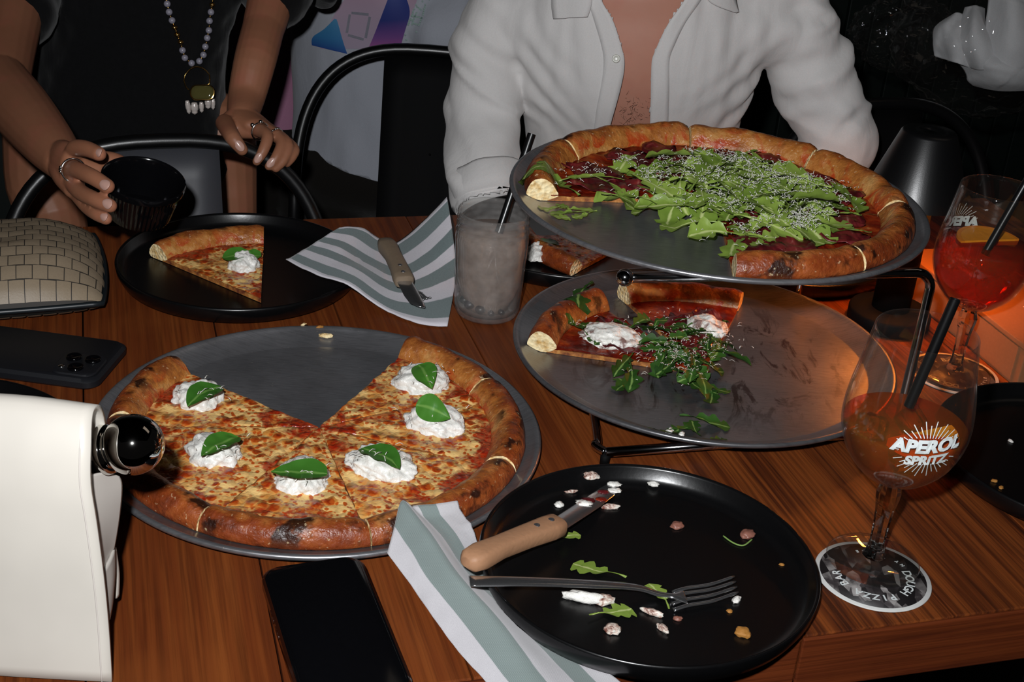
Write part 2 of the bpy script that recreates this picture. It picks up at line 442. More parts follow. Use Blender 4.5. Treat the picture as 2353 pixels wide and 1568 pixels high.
# ------------------------------------------------------------------ pans, stand, plates
def pan(label, cx, cy, z, R, mat, group):
    prof = [(0.0005, z + .0014), (R * .86, z + .0014), (R * .868, z + .0018), (R * .955, z + .0096), (R * .968, z + .0116), (R * .978, z + .0132), (R * .988, z + .0136), (R * .997, z + .0128), (R, z + .0110), (R * .997, z + .0092), (R * .985, z + .0086), (R * .965, z + .0084), (R * .872, z + .0002), (R * .86, z), (.0005, z)]
    o = obj('pizza_pan', revolve(prof, 120, (cx, cy, 0), True, True), mat, None, origin=(cx, cy, z))
    return tag(o, label, 'pizza pan', group)
LPC = Vector((-.1684, 1.0675)); TPC = Vector((.187, 1.2577)); OPC = Vector((.197, 1.262))
pan('round aluminium pizza pan lying on the table under the margherita pizza', LPC.x, LPC.y, .0005, .2032, MAT['pan'], 'pizza pans')
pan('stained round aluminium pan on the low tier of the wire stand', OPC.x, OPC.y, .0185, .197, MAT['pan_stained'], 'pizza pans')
pan('round aluminium pizza pan on top of the wire stand under the rocket pizza', TPC.x, TPC.y, .1855, .2032, MAT['pan'], 'pizza pans')

st = thing('pizza_stand', 'two tier chrome wire pizza stand with ball ends', 'pizza stand', (.197, 1.26, 0))
zt, zb = .1808, .0125; wr = .0046
ballA = P(1436, 638, zt); cornA = P(2146, 626, zt)
dA = (cornA - ballA).normalized(); off = Vector((-dA.y, dA.x, 0)) * .17
def cframe(b, c, r=.018):
    base_c = Vector((c.x, c.y, zb)); base_b = P(1392, 1040, zb) if b is ballA else Vector((b.x, b.y, zb))
    d1 = (c - b).normalized(); d2 = (base_b - base_c).normalized()
    pts = [b, b + (c - b) * .5, c - d1 * r]
    for k in range(1, 6):
        a = PI / 2 * k / 6; pts.append(c - d1 * r * (1 - math.sin(a)) - Vector((0, 0, r * (1 - math.cos(a)))))
    pts += [Vector((c.x, c.y, zt - r)), Vector((c.x, c.y, (zt + zb) / 2)), Vector((c.x, c.y, zb + r))]
    for k in range(1, 6):
        a = PI / 2 * k / 6; pts.append(base_c + Vector((0, 0, r * (1 - math.sin(a)))) + d2 * r * (1 - math.cos(a)))
    pts += [base_c + d2 * r, (base_c + base_b) / 2, base_b]
    return pts, base_c, base_b
ptsA, bcA, bbA = cframe(ballA, cornA)
obj('side_frame', tube(ptsA, wr, 12), MAT['chrome'], st)
obj('ball_end', ico(ballA, .0078, 4), MAT['chrome'], st)
legB = Vector((OPC.x, OPC.y, .02)) + (P(1812, 700, .02) - Vector((OPC.x, OPC.y, .02))).normalized() * .2045; cornB = Vector((legB.x, legB.y, zt)); ballB = cornB - dA * .26
ptsB, bcB, bbB = cframe(ballB, cornB)
obj('side_frame', tube(ptsB, wr * .8, 12), MAT['chrome'], st)
obj('ball_end', ico(ballB, .0050, 4), MAT['chrome'], st)
cf = P(1372, 1008, zb)
obj('base_wire', tube(cr([bbA, bbA + (cf - bbA) * .55 + dA * -.006, cf, cf + (bbB - cf) * .4, bbB], 6), wr * .9, 10), MAT['chrome'], st)
obj('cross_wire', tube([bcA + Vector((0, 0, 0)), bcB], wr * .8, 10), MAT['chrome'], st)
obj('cross_wire', tube([ballA + dA * .10 + Vector((0, 0, -.001)), ballB + dA * .05 + Vector((0, 0, -.001))], wr * .8, 10), MAT['chrome'], st)
for p in (bcA, bcB, bbA, bbB):
    obj('foot', revolve([(.002, 0), (.0045, 0), (.0045, zb - .003), (.002, zb - .002)], 12, (p.x, p.y, 0)), MAT['matte_black'], st)

def plate(label, cx, cy, R=.1356):
    prof = [(.0005, .0062), (R * .86, .0062), (R * .915, .0075), (R * .955, .0125), (R * .972, .0205), (R * .984, .0229), (R * .995, .0225), (R, .0205), (R * .992, .0130), (R * .96, .0045), (R * .90, .0004), (R * .885, 0), (.0005, 0)]
    o = obj('dinner_plate', revolve(prof, 112, (cx, cy, 0)), MAT['plate'], None, origin=(cx, cy, 0))
    return tag(o, label, 'plate', 'black dinner plates')
FPL = Vector((.1234, .8969)); BPL = Vector((-.314, 1.402)); BP2 = Vector((.055, 1.563))
plate('black stoneware plate with scraps, fork and wooden handled knife', *FPL)
plate('black plate holding a slice with burrata and basil beside the woven pouch', *BPL)
plate('black plate with a half hidden slice behind the mason jar', *BP2)
plate('black plate with a few crumbs beside the printed round coaster', .545, 1.125)
plate('bare black plate rim between the dark phone and the white handbag', -.485, .950)
p3 = P(1870, 688, 0)
plate('empty black plate behind the wire pizza stand near the lamp base', p3.x - .020, p3.y + .122)

# ------------------------------------------------------------------ what lies on what: heights of the supporting surfaces
def interp(tab, r):
    for (r0, z0), (r1, z1) in zip(tab, tab[1:]):
        if r <= r1: return z0 + (z1 - z0) * max(0, r - r0) / (r1 - r0)
    return None
def dish(c, R, z, tab):
    def f(x, y):
        h = interp(tab, math.hypot(x - c[0], y - c[1]) / R); return -1.0 if h is None else z + h
    return f
PAN_TAB = [(0, .0014), (.86, .0014), (.868, .0018), (.955, .0096), (.968, .0116), (.978, .0132), (.988, .0136), (1.0, .0134)]
PLATE_TAB = [(0, .0062), (.86, .0062), (.915, .0075), (.955, .0125), (.972, .0205), (.984, .0229), (1.0, .0226)]
PAN_L = dish(LPC, .2032, .0005, PAN_TAB); PAN_O = dish(OPC, .197, .0185, PAN_TAB); PAN_T = dish(TPC, .2032, .1855, PAN_TAB)
PLATE_F = dish(FPL, .1356, 0, PLATE_TAB); PLATE_B = dish(BPL, .1356, 0, PLATE_TAB); PLATE_2 = dish(BP2, .1356, 0, PLATE_TAB)
SLICES = []
CR_TAB = [(0, .0072), (.82, .0072), (.846, .0140), (.868, .0200), (.898, .0250), (.930, .0262), (.960, .0245), (.983, .0200), (1.005, .0130)]
def slices_top(zlo, zhi):
    def f(x, y):
        best = -1.0
        for c, z, R, a0, a1 in SLICES:
            if not zlo < z < zhi: continue
            r = math.hypot(x - c.x, y - c.y); a = math.atan2(y - c.y, x - c.x)
            if r < R * 1.005 and any(a0 <= a + k * 2 * PI <= a1 for k in (-1, 0, 1, 2)): best = max(best, z + interp(CR_TAB, r / R))
        return best
    return f
def support(*fs): return lambda x, y: max(f(x, y) for f in fs)
SUP_T = support(PAN_T, slices_top(.15, .25)); SUP_O = support(PAN_O, slices_top(.015, .05)); SUP_L = support(PAN_L, slices_top(.001, .004))
# ------------------------------------------------------------------ pizza parts
def sector_slab(c, a0, a1, R, z0, z1, n=14):
    top, bot = [], []
    for i in range(n + 1):
        a = a0 + (a1 - a0) * i / n; p = Vector((c.x + R * math.cos(a), c.y + R * math.sin(a), 0)); top.append(p + Vector((0, 0, z1))); bot.append(p + Vector((0, 0, z0)))
    vs = [Vector((c.x, c.y, z1)), Vector((c.x, c.y, z0))] + top + bot; N = n + 1
    fs = []
    for i in range(n):
        fs.append((0, 2 + i, 3 + i)); fs.append((1, 3 + N + i, 2 + N + i)); fs.append((2 + i, 2 + N + i, 3 + N + i, 3 + i))
    fs.append((0, 1, 2 + N, 2)); fs.append((0, 2 + n, 2 + N + n, 1))
    return vs, fs
CRP = [(.832, .0058), (.846, .0110), (.868, .0165), (.898, .0208), (.930, .0220), (.960, .0202), (.983, .0160), (.997, .0105), (.999, .0055), (.985, .0010), (.95, .0), (.89, .0)]
def pizza_slice(label, group, c, z, R, a0, a1, top='cheese', seed=0, hs=1.0, shift=0.0, gap=.004, bake=0.0, base=None):
    """one cut slice lying at its place round the centre c"""
    am = (a0 + a1) / 2
    c = Vector((c[0], c[1])) + Vector((math.cos(am), math.sin(am))) * shift
    SLICES.append((c.copy(), z, R, a0, a1))
    e = thing('pizza_slice', label, 'pizza slice', (c.x + .55 * R * math.cos(am), c.y + .55 * R * math.sin(am), z), group)
    g = .0006
    def lim(r): return min(g / max(r, .02), (a1 - a0) * .3)
    obj('dough', sector_slab(c, a0 + .008, a1 - .008, R * .885, z, z + .0046), MAT['dough'], e, smooth=False)
    nr, na = 44, 40; rows = []; rad = []
    for i in range(nr + 1):
        t = i / nr; r = R * (.006 + .864 * t); row = []
        l = lim(r) * .6
        for j in range(na + 1):
            s = j / na; a = a0 + l + (a1 - a0 - 2 * l) * s
            a += .012 * fbm(r * 90 + seed, (0 if s < .5 else 9), 0, 2) * (abs(2 * s - 1) ** 6)
            p = Vector((c.x + r * math.cos(a), c.y + r * math.sin(a), 0))
            h = .0062 + .0016 * fbm(p.x * 55, p.y * 55, seed, 3) + .0010 * fbm(p.x * 160, p.y * 160, 3, 2)
            edge = min(1, min(s, 1 - s) * na / 1.5) * min(1, i / 2); h = .0040 + (h - .0040) * (.72 + .28 * edge)
            row.append(p + Vector((0, 0, z + h))); rad.append(t)
        rows.append(row)
    obj('topping_layer', gridmesh(rows), MAT['cheese' if top == 'cheese' else 'sauce'], e, attrs={'rad': rad})
    # baked rim
    n = 30; loops = []; w = []; m_ = len(CRP)
    fine = cr([Vector((p[0], 0, p[1])) for p in CRP], 2, closed=True)
    for i in range(n + 1):
        s = i / n; a = a0 + gap + (a1 - a0 - 2 * gap) * s
        endf = 1 - .14 * max(0, 1 - min(s, 1 - s) * n / 2.2) ** 2
        wav = 1 + .12 * fbm(math.cos(a) * 4 + seed * .1, math.sin(a) * 4, z * 9, 2); hh = hs * (1 + .13 * fbm(math.cos(a) * 4, math.sin(a) * 4 + seed * .1, 4 + z, 2)) * endf
        lp = []
        for q in fine:
            r = R * (1 - (1 - q.x) * (1 + .18 * (wav - 1))) + R * .018 * (wav - 1) * 3
            p = Vector((c.x + r * math.cos(a), c.y + r * math.sin(a), 0))
            bump = .0016 * fbm(p.x * 70, p.y * 70, q.z * 70 + seed, 2) if q.z > .004 else 0
            zz = z + max(0.0002, q.z * hh + bump)
            if base: zz = max(zz, base(p.x, p.y) + .0002 + .15 * q.z)      # the rim bends up where the pan slopes
            lp.append(p + Vector((0, 0, zz)))
        loops.append(lp)
    L = len(fine)
    for i in range(n + 1): w += [k / (L * .80) + bake for k in range(L)]
    vs, fs = loft(loops, True)
    fm = [0] * (len(fs) - 2) + [1, 1]
    obj('crust', (vs, fs), [MAT['crust'], MAT['crumb']], e, fmat=fm, attrs={'w': w}, sharp=50)
    return e
def spot(c, R, a, r): return Vector((c[0] + R * r * math.cos(a), c[1] + R * r * math.sin(a), 0))
def burrata(parent, p, r, h, seed, mat='burrata', asp=1.0, rot=0.0):
    def fn(d):
        return 1 + .22 * noise.noise(Vector((d.x * 2.0 + seed, d.y * 2.0, d.z * 2))) + .10 * noise.noise(Vector((d.x * 5, d.y * 5 + seed, d.z * 5))) + .05 * noise.noise(Vector((d.x * 11, d.y * 11, d.z * 11 + seed)))
    vs, fs = ico((0, 0, 0), 1, 5, (r * asp, r / asp, h), fn)
    M = Matrix.Translation(p) @ Matrix.Rotation(rot, 4, 'Z')
    vs = [M @ Vector((v.x, v.y, v.z if v.z > 0 else v.z * .25)) for v in vs]
    return obj('burrata', (vs, fs), MAT[mat], parent)
def leaf_mesh(kind, L, Wd, seed, curl=.3, cup=.25):
    rnd = random.Random(seed); n = 16; rows = []; us = []
    for i in range(n + 1):
        t = i / n
        if kind == 'basil': wd = Wd * (math.sin(PI * min(1, t ** .8)) ** .75) * (1 - .12 * t) + .0003
        else:
            if t < .32: wd = Wd * .05
            else:
                s = (t - .32) / .68
                wd = Wd * (.30 + .55 * s) * (.42 + .58 * abs(math.sin(PI * (s * 2.6 + .15)))) * (1 if s < .72 else max(.04, 1 - ((s - .72) / .28) ** 2.2))
        y = L * t; bend = curl * L * (t * t) ; side = .10 * L * math.sin(t * 2.6 + seed)
        row = []
        for j in range(7):
            u = (j - 3) / 3
            asym = 1 if kind == 'basil' else 1 + .35 * noise.noise(Vector((t * 5, (1 if u > 0 else -1) * 3, seed)))
            x = u * wd * asym + side
            zz = bend * 0 + cup * wd * u * u + .10 * Wd * noise.noise(Vector((t * 6, u * 2, seed * 1.7)))
            ang_ = curl * t * 2.2
            yy = L * (math.sin(ang_) / (curl * 2.2)) if curl else y
            z2 = -L * (1 - math.cos(ang_)) / (curl * 2.2) if curl else 0
            row.append(Vector((x, yy, zz + z2 + .02 * L))); us.append(u)
        rows.append(row)
    return gridmesh(rows), us
LEAF = {}
def leaf_data(kind, k):
    if (kind, k) not in LEAF:
        rnd = random.Random(k * 13 + len(kind))
        if kind == 'basil': (vf, us) = leaf_mesh('basil', .034, .0125, k, rnd.uniform(.1, .28), .22)
        else: (vf, us) = leaf_mesh('arugula', rnd.uniform(.052, .078), rnd.uniform(.017, .026), k, rnd.uniform(.15, .55), rnd.uniform(.1, .6))
        me = bpy.data.meshes.new(kind + '_leaf'); me.from_pydata([tuple(v) for v in vf[0]], [], vf[1]); me.update()
        a = me.attributes.new('u', 'FLOAT', 'POINT'); a.data.foreach_set('value', us)
        me.polygons.foreach_set('use_smooth', [True] * len(me.polygons)); me.materials.append(MAT[kind]); LEAF[(kind, k)] = me
    return LEAF[(kind, k)]
def put_leaf(kind, k, p, rot, parent=None, scale=1.0, name=None, sup=None, up=.0008):
    o = bpy.data.objects.new(name or kind.replace('_dark', '') + '_leaf', leaf_data(kind, k)); COL.objects.link(o)
    M = Matrix.Translation(p) @ Euler(rot, 'XYZ').to_matrix().to_4x4() @ Matrix.Diagonal((scale, scale, scale, 1))
    if sup:                                   # a leaf bends over what it lies on instead of passing through
        W = [M @ v.co for v in o.data.vertices]; F_ = [sup(w.x, w.y) + up for w in W]
        if any(w.z < f for w, f in zip(W, F_)):
            me = o.data.copy(); Mi = M.inverted()
            for v, w, f in zip(me.vertices, W, F_):
                if w.z < f: v.co = Mi @ Vector((w.x, w.y, f + .0006 * noise.noise(w * 150)))
            me.update(); o.data = me
    if parent is not None:
        o.parent = parent; M = Matrix.Translation(-ORG[parent]) @ M
    o.matrix_local = M; ORG[o] = Vector(p); return o
def shreds(parent, pts, seed, size=.005, name='grated_cheese', mat='parm'):
    rnd = random.Random(seed); vs, fs = [], []
    for p in pts:
        a = rnd.uniform(0, PI); l = size * rnd.uniform(.6, 1.9); w = size * .07; d = Vector((math.cos(a), math.sin(a), rnd.uniform(-.2, .3))); s = Vector((-d.y, d.x, 0)) * w
        q = Vector(p); n = len(vs); mid = q + d * l * .5 + Vector((rnd.uniform(-.2, .2), rnd.uniform(-.2, .2), .35)) * l * .5
        vs += [q - s, q + s, mid - s + Vector((0, 0, w)), mid + s + Vector((0, 0, w)), q + d * l - s, q + d * l + s]
        fs += [(n, n + 1, n + 3, n + 2), (n + 2, n + 3, n + 5, n + 4)]
    return obj(name, (vs, fs), MAT[mat], parent, kind='stuff', solid=.0003)

# ---- margherita on the table
Z1 = .0022; RM = .1895; D = math.radians
MC = (-.1690, 1.0725)
bounds = [150.5, 189, 248.5, 292, 345, 393, 429.5]
names = ['margherita slice against the empty part of the pan, beside the dark phone', 'margherita slice half behind the shiny ball of the white handbag',
         'margherita slice with the wide basil leaf, above the glossy black phone', 'margherita slice with its rim touching the grey striped napkin tip',
         'margherita slice with a thin edgewise basil leaf on its burrata', 'margherita slice whose rim end stands closest to the mason jar']
bl = [(455, 905), (492, 1030), (693, 1090), (875, 1060), (998, 962), (970, 868)]
bs = [(468, 902, 2.6), (506, 1020, 2.4), (690, 1080, 1.45), (874, 1045, -2.2), (1005, 942, -1.9), (982, 856, -2.5)]
for i in range(6):
    e = pizza_slice(names[i], 'slices of the margherita pizza', MC, Z1, RM, D(bounds[i]), D(bounds[i + 1]), 'cheese', i, 1.06, 0.0, .004, (.08, .1, .05, .0, .12, .05)[i], PAN_L)
    p = P(*bl[i], Z1 + .012); p.z = Z1 + .006
    burrata(e, p, (.0225, .0245, .0235, .0275, .0255, .0265)[i], .0165, i * 7.3 + 1, 'burrata', (1.0, 1.05, 1.0, 1.18, 1.12, 1.05)[i], (-.5, -.45, -.3, -.35, -.3, -.2)[i])
    q = P(bs[i][0], bs[i][1] + 7, Z1 + .0255)
    rz = bs[i][2]
    dirv = Vector((-math.sin(rz), math.cos(rz), 0)) * .022
    tilt = -.15 if i != 4 else -.1
    put_leaf('basil', i, q - dirv + Vector((0, 0, -.001)), (0.12, (0.0, .1, 0, -.1, .9, .1)[i], rz), e, (1.2, 1.25, 1.35, 1.25, 1.05, 1.1)[i])
    rnd = random.Random(i + 40)
    shreds(e, [q + Vector((rnd.gauss(0, .012), rnd.gauss(0, .012), rnd.uniform(-.003, .003))) for _ in range(14)], i, .004)
# ---- rocket pizza on the top tier
ZT_ = .1872; RT = .189; TC = (.187, 1.2577)
tb_ = [191 - 0, 149, 95, 48.5, -1, -52, -91]
tb_ = [-91, -52, -1, 48.5, 95, 149, 190]
tn = ['rocket and ham slice with a charred rim facing the empty part of the pan', 'rocket and ham slice whose rim points at the black lamp',
      'rocket and ham slice with its rim before the white sleeve beside the lamp', 'rocket and ham slice right of the rim gap, before the white shirt',
      'rocket and ham slice left of the rim gap, below the bare chest', 'sparsely topped ham slice with its cut end by the jar straw']
tops = []
for i in range(6):
    tops.append(pizza_slice(tn[i], 'slices of the rocket pizza', TC, ZT_, RT, D(tb_[i]), D(tb_[i + 1]), 'sauce', 20 + i, 1.18, 0.0, .007, 0.0, PAN_T))
def which(a):
    a = (a + 92) % 360 - 92
    for i in range(6):
        if tb_[i] <= a < tb_[i + 1]: return i
    return None
random.seed(11)
def ham(parent, p, rot, L, Wd, seed):
    rows = []; n = 12
    for i in range(n + 1):
        row = []
        for j in range(n + 1):
            u, v = i / n * 2 - 1, j / n * 2 - 1
            k = 1 + .3 * noise.noise(Vector((u * 1.5, v * 1.5, seed)))
            x, y = u * math.sqrt(1 - v * v / 2) * L * k, v * math.sqrt(1 - u * u / 2) * Wd * k
            zz = .0045 + .0032 * noise.noise(Vector((u * 2.5, v * 2.5, seed + 3))) + .0015 * math.sin(u * 7 + v * 3 + seed)
            row.append(Vector((x, y, max(.0015, zz))))
        rows.append(row)
    vf = xf(gridmesh(rows), Matrix.Translation(p) @ Matrix.Rotation(rot, 4, 'Z'))
    return obj('ham_slice', vf, MAT['ham'], parent, solid=.0008)
for i in range(6):
    rnd = random.Random(60 + i); a0, a1 = tb_[i], tb_[i + 1]; span = a1 - a0
    for k, (fa, fr) in enumerate(((.32, .66), (.70, .60), (.5, .36))):
        a = D(a0 + span * fa); p = spot(TC, RT, a, fr); p.z = ZT_ + .0062
        ham(tops[i], p, a + rnd.uniform(-.5, .5), .034, .021 if k < 2 else .014, i * 5 + k)
rnd = random.Random(5); cnt = 0; sh = {i: [] for i in range(6)}
while cnt < 175:
    # heaped in the middle and towards the lamp side
    x = rnd.gauss(.030, .062); y = rnd.gauss(-.010, .052)
    r = math.hypot(x, y) / RT; a = math.degrees(math.atan2(y, x))
    if r > .70: continue
    i = which(a)
    if i is None:
        if r > .32: continue
        i = 5 if a < -140 or a > 150 else 0
    if i == 5 and rnd.random() < .6: continue
    lift = max(0, 1 - r / .72)
    p = Vector((TC[0] + x, TC[1] + y, ZT_ + .010 + rnd.uniform(0, .006) + lift * rnd.uniform(.0, .026)))
    rz = rnd.uniform(0, 2 * PI); dv = Vector((-math.sin(rz), math.cos(rz), 0)) * .03
    k = rnd.randrange(14)
    put_leaf('arugula', k, p - dv, (rnd.uniform(-.1, .35), rnd.uniform(-.5, .5), rz), tops[i], rnd.uniform(.75, 1.12), None, SUP_T, .0012 + .0045 * ((cnt * 7) % 10) / 10); cnt += 1
    if rnd.random() < .42:
        for _ in range(40): sh[i].append(p + Vector((rnd.gauss(0, .009), rnd.gauss(0, .009), rnd.uniform(.002, .010))))
for px, py, k, rz in ((1440, 455, 1, .9), (1290, 425, 2, .4), (1270, 412, 3, 2.0), (1450, 452, 5, -1.2), (1640, 545, 6, 1.9), (1700, 560, 7, 2.6), (1590, 510, 8, 1.2), (1560, 470, 9, 1.5), (1510, 460, 2, 1.7)):
    q = P(px, py, ZT_ + .012); a = math.degrees(math.atan2(q.y - TC[1], q.x - TC[0])); i = which(a); i = (5 if px < 1540 else 0) if i is None else i
    dv = Vector((-math.sin(rz), math.cos(rz), 0)) * .03
    put_leaf('arugula', k, q - dv, (.15, rnd.uniform(-.4, .4), rz), tops[i], .95, None, SUP_T, .0025)
    for _ in range(8): sh[i].append(q + Vector((rnd.gauss(0, .015), rnd.gauss(0, .012), rnd.uniform(.002, .008))))
for i in range(6): shreds(tops[i], sh[i], 90 + i, .0030)
lbl = 'stray rocket leaf on the bare part of the top pan'
for k, (an, rr, rz, s) in enumerate(((199, .172, 1.80, .55), (203.5, .160, 1.45, .50), (206, .147, 2.00, .50), (202, .148, 4.80, .48), (208, .170, 5.10, .52), (198.5, .158, 4.70, .45))):
    q = Vector((TC[0] + rr * math.cos(D(an)), TC[1] + rr * math.sin(D(an)), ZT_ + .004)); dv = Vector((-math.sin(rz), math.cos(rz), 0)) * .034 * s
    o = put_leaf('arugula', k, q - dv, (.05, 0, rz), None, s, None, SUP_T, .0010 + .0009 * k); tag(o, lbl, 'rocket leaf', 'stray rocket leaves on the top pan')
# ---- two slices left on the lower tier
ZL = .0202; LC = (.196, 1.217); RL = .182
sA = pizza_slice('leftover slice with a dark rim and burrata smeared brown, near the jar', 'slices on the low tier', LC, ZL, RL, D(128), D(173), 'sauce', 31, 1.25, 0.0, .004, .28, PAN_O)
sB = pizza_slice('leftover slice with its rim tucked under the top tier of the stand', 'slices on the low tier', LC, ZL, RL * 1.06, D(72), D(116), 'sauce', 33, 1.0, 0.0, .004, 0.0, PAN_O)
pA = P(1405, 770, ZL + .012); pA.z = ZL + .007; burrata(sA, pA, .028, .014, 3.1, 'burrata2', 1.25, -.35)
pB = P(1625, 748, ZL + .012); pB.z = ZL + .007; burrata(sB, pB, .022, .014, 8.1, 'burrata2', 1.0, .5)
for k, (s, fa, fr) in enumerate(((sA, 140, .6), (sA, 155, .45), (sB, 84, .6), (sB, 102, .5), (sB, 95, .3))):
    p = spot(LC, RL, D(fa), fr); p.z = ZL + .006; ham(s, p, D(fa), .03, .018, 70 + k)
lows = [(1345, 700, 2.9, sA, 1.1), (1360, 750, 1.2, sA, .9), (1330, 760, .3, sA, .8), (1470, 755, -.8, sA, .95), (1480, 790, 2.0, sA, .9), (1440, 830, 3.0, sA, 1.0), (1500, 815, 1.3, sA, 1.0), (1520, 770, .6, sB, .9),
        (1550, 740, 1.5, sB, .9), (1570, 780, -1.0, sB, .9), (1600, 800, .2, sB, 1.0), (1560, 820, 1.9, sB, 1.0), (1620, 830, -1.6, sB, 1.05), (1660, 790, -1.2, sB, .9), (1650, 750, -.6, sB, .8), (1530, 840, 2.5, sB, .9), (1590, 850, -2.4, sB, .95), (1655, 825, -1.9, sB, 1.1), (1540, 800, .9, sB, .85), (1580, 760, 2.2, sB, .8), (1610, 870, 3.3, sB, .9), (1445, 860, 3.0, sA, .95)]
rnd = random.Random(12); sh = {sA: [], sB: []}
for _ in range(34):
    px, py = rnd.choice(((1470, 770), (1520, 800), (1590, 800), (1600, 770), (1640, 790), (1560, 830), (1400, 790), (1600, 840)))
    px += rnd.gauss(0, 30); py += rnd.gauss(0, 18); lows.append((px, py, rnd.uniform(0, 6.3), sA if px < 1500 else sB, rnd.uniform(.45, .75)))
lows = [(a, b, c, d, e * (.72 if 0 < i < 22 else 1)) for i, (a, b, c, d, e) in enumerate(lows)]
for k, (px, py, rz, s, sc) in enumerate(lows):
    q = P(px, py, ZL + .010); dv = Vector((-math.sin(rz), math.cos(rz), 0)) * .03 * sc
    put_leaf('arugula_dark', k % 12, q - dv + Vector((0, 0, .003 if k else .012)), (rnd.uniform(0, .25), rnd.uniform(-.5, .5), rz), s, sc, None, SUP_O, .0010 + .0004 * (k % 9))
    for _ in range(8): sh[s].append(q + Vector((rnd.gauss(0, .012), rnd.gauss(0, .012), rnd.uniform(.003, .007))))
for s in sh: shreds(s, sh[s], 7, .0030)
for k, (px, py, rz, sc) in enumerate(((1430, 880, .3, .6), (1445, 870, 2.8, .65), (1620, 890, .8, .6), (1628, 905, 3.0, .65), (1640, 885, -2.2, .5), (1530, 990, -1.1, .75), (1570, 975, -.8, .8), (1600, 985, .4, .6), (1620, 968, -1.6, .8), (1640, 1015, -1.3, .4))):
    q = P(px, py, ZL + .004); dv = Vector((-math.sin(rz), math.cos(rz), 0)) * .03 * sc
    tag(put_leaf('arugula_dark', (k * 5) % 12, q - dv, (.05, 0, rz), None, sc, None, SUP_O, .0009 + .0008 * (k % 4)), ('wilted rocket scrap below the slice with smeared burrata' if k < 2 else 'wilted rocket scrap off the tips of the leftover slices' if k < 5 else 'wilted rocket scrap around the white burrata drops' if k < 9 else 'small rocket scrap alone on the bare stained pan'), 'rocket leaf', 'rocket scraps on the low pan')
# ---- slices on the plates
def free_slice(label, tip, endm, R, half, z, seed):
    d = (endm - tip); a = math.atan2(d.y, d.x)
    return pizza_slice(label, 'slices on black plates', (tip.x, tip.y), z, R, a - half, a + half, 'cheese', seed, 1.0), a
tip = P(600, 692, .009); mid = P(468, 535, .02)
sC, aC = free_slice('margherita slice served on the black plate below the ramekin', tip, mid, (mid - tip).length * 1.0, D(23.5), .0068, 51)
pC = P(560, 600, .02); pC.z = .0125; burrata(sC, pC, .017, .017, 4.4)
put_leaf('basil', 2, P(510, 590, .026), (.1, .2, -1.3), sC, 1.0); put_leaf('basil', 3, P(600, 590, .022), (.1, -.3, 1.4), sC, .8)
tip2 = P(1400, 590, .009); mid2 = tip2 + Vector((-.135, -.0, 0))
sD, aD = free_slice('margherita slice on the plate behind the jar, partly under the top pan', BP2_tip if False else Vector((.150, 1.60, 0)), Vector((.03, 1.515, 0)), .165, D(22), .0068, 53)
pD = P(1235, 575, .02); pD.z = .0125; burrata(sD, pD, .015, .015, 6.4)
put_leaf('basil', 4, P(1285, 565, .024), (.1, .2, 1.2), sD, 1.0)
# ------------------------------------------------------------------ glass, fabric and print materials
def thin_glass(name, tint=(.96, .96, .95), ior=1.45, haze=0.0):
    t = NT(name); t.t.nodes.remove(t.b); out = t.t.nodes['Material Output']
    tr = t.n('ShaderNodeBsdfTransparent'); tr.inputs[0].default_value = tint + (1,)
    gl = t.n('ShaderNodeBsdfGlossy'); gl.inputs['Roughness'].default_value = .03
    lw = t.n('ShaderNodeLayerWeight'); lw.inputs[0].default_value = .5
    fac = t.ramp(t.math('POWER', lw.outputs['Facing'], 3.5), [(0, .035), (1, .8)])
    nz = t.noise(t.co(), 60, 2); t.lk(t.bump(nz, .03, .001), gl.inputs['Normal'])
    mx = t.n('ShaderNodeMixShader'); t.lk(fac, mx.inputs[0]); t.t.links.new(tr.outputs[0], mx.inputs[1]); t.t.links.new(gl.outputs[0], mx.inputs[2])
    res = mx.outputs[0]
    ed = t.n('ShaderNodeBsdfDiffuse'); ed.inputs[0].default_value = (.7, .66, .62, 1)  # pale diffuse on grazing edges, painted in for light refracted at glass silhouettes
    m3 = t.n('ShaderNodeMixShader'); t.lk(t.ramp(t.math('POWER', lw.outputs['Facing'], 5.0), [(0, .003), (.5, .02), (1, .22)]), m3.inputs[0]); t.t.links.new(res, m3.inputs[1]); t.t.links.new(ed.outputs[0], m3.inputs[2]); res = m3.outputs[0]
    if haze:
        df = t.n('ShaderNodeBsdfDiffuse'); df.inputs[0].default_value = (.75, .72, .70, 1)
        m2 = t.n('ShaderNodeMixShader'); t.lk(t.math('MULTIPLY', t.noise(t.co(), 90, 3), haze), m2.inputs[0]); t.t.links.new(res, m2.inputs[1]); t.t.links.new(df.outputs[0], m2.inputs[2]); res = m2.outputs[0]
    t.t.links.new(res, out.inputs[0]); return t.m
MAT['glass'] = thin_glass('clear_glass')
MAT['jar_glass'] = thin_glass('wet_jar_glass', (.93, .93, .92), 1.45, .12)
MAT['solid_glass'] = plain('solid_glass', (.97, .97, .97), .02, 0, trans=1.0, ior=1.46)
MAT['ice'] = plain('ice', (.93, .94, .95), .08, 0, .4, 120, trans=1.0, ior=1.25)
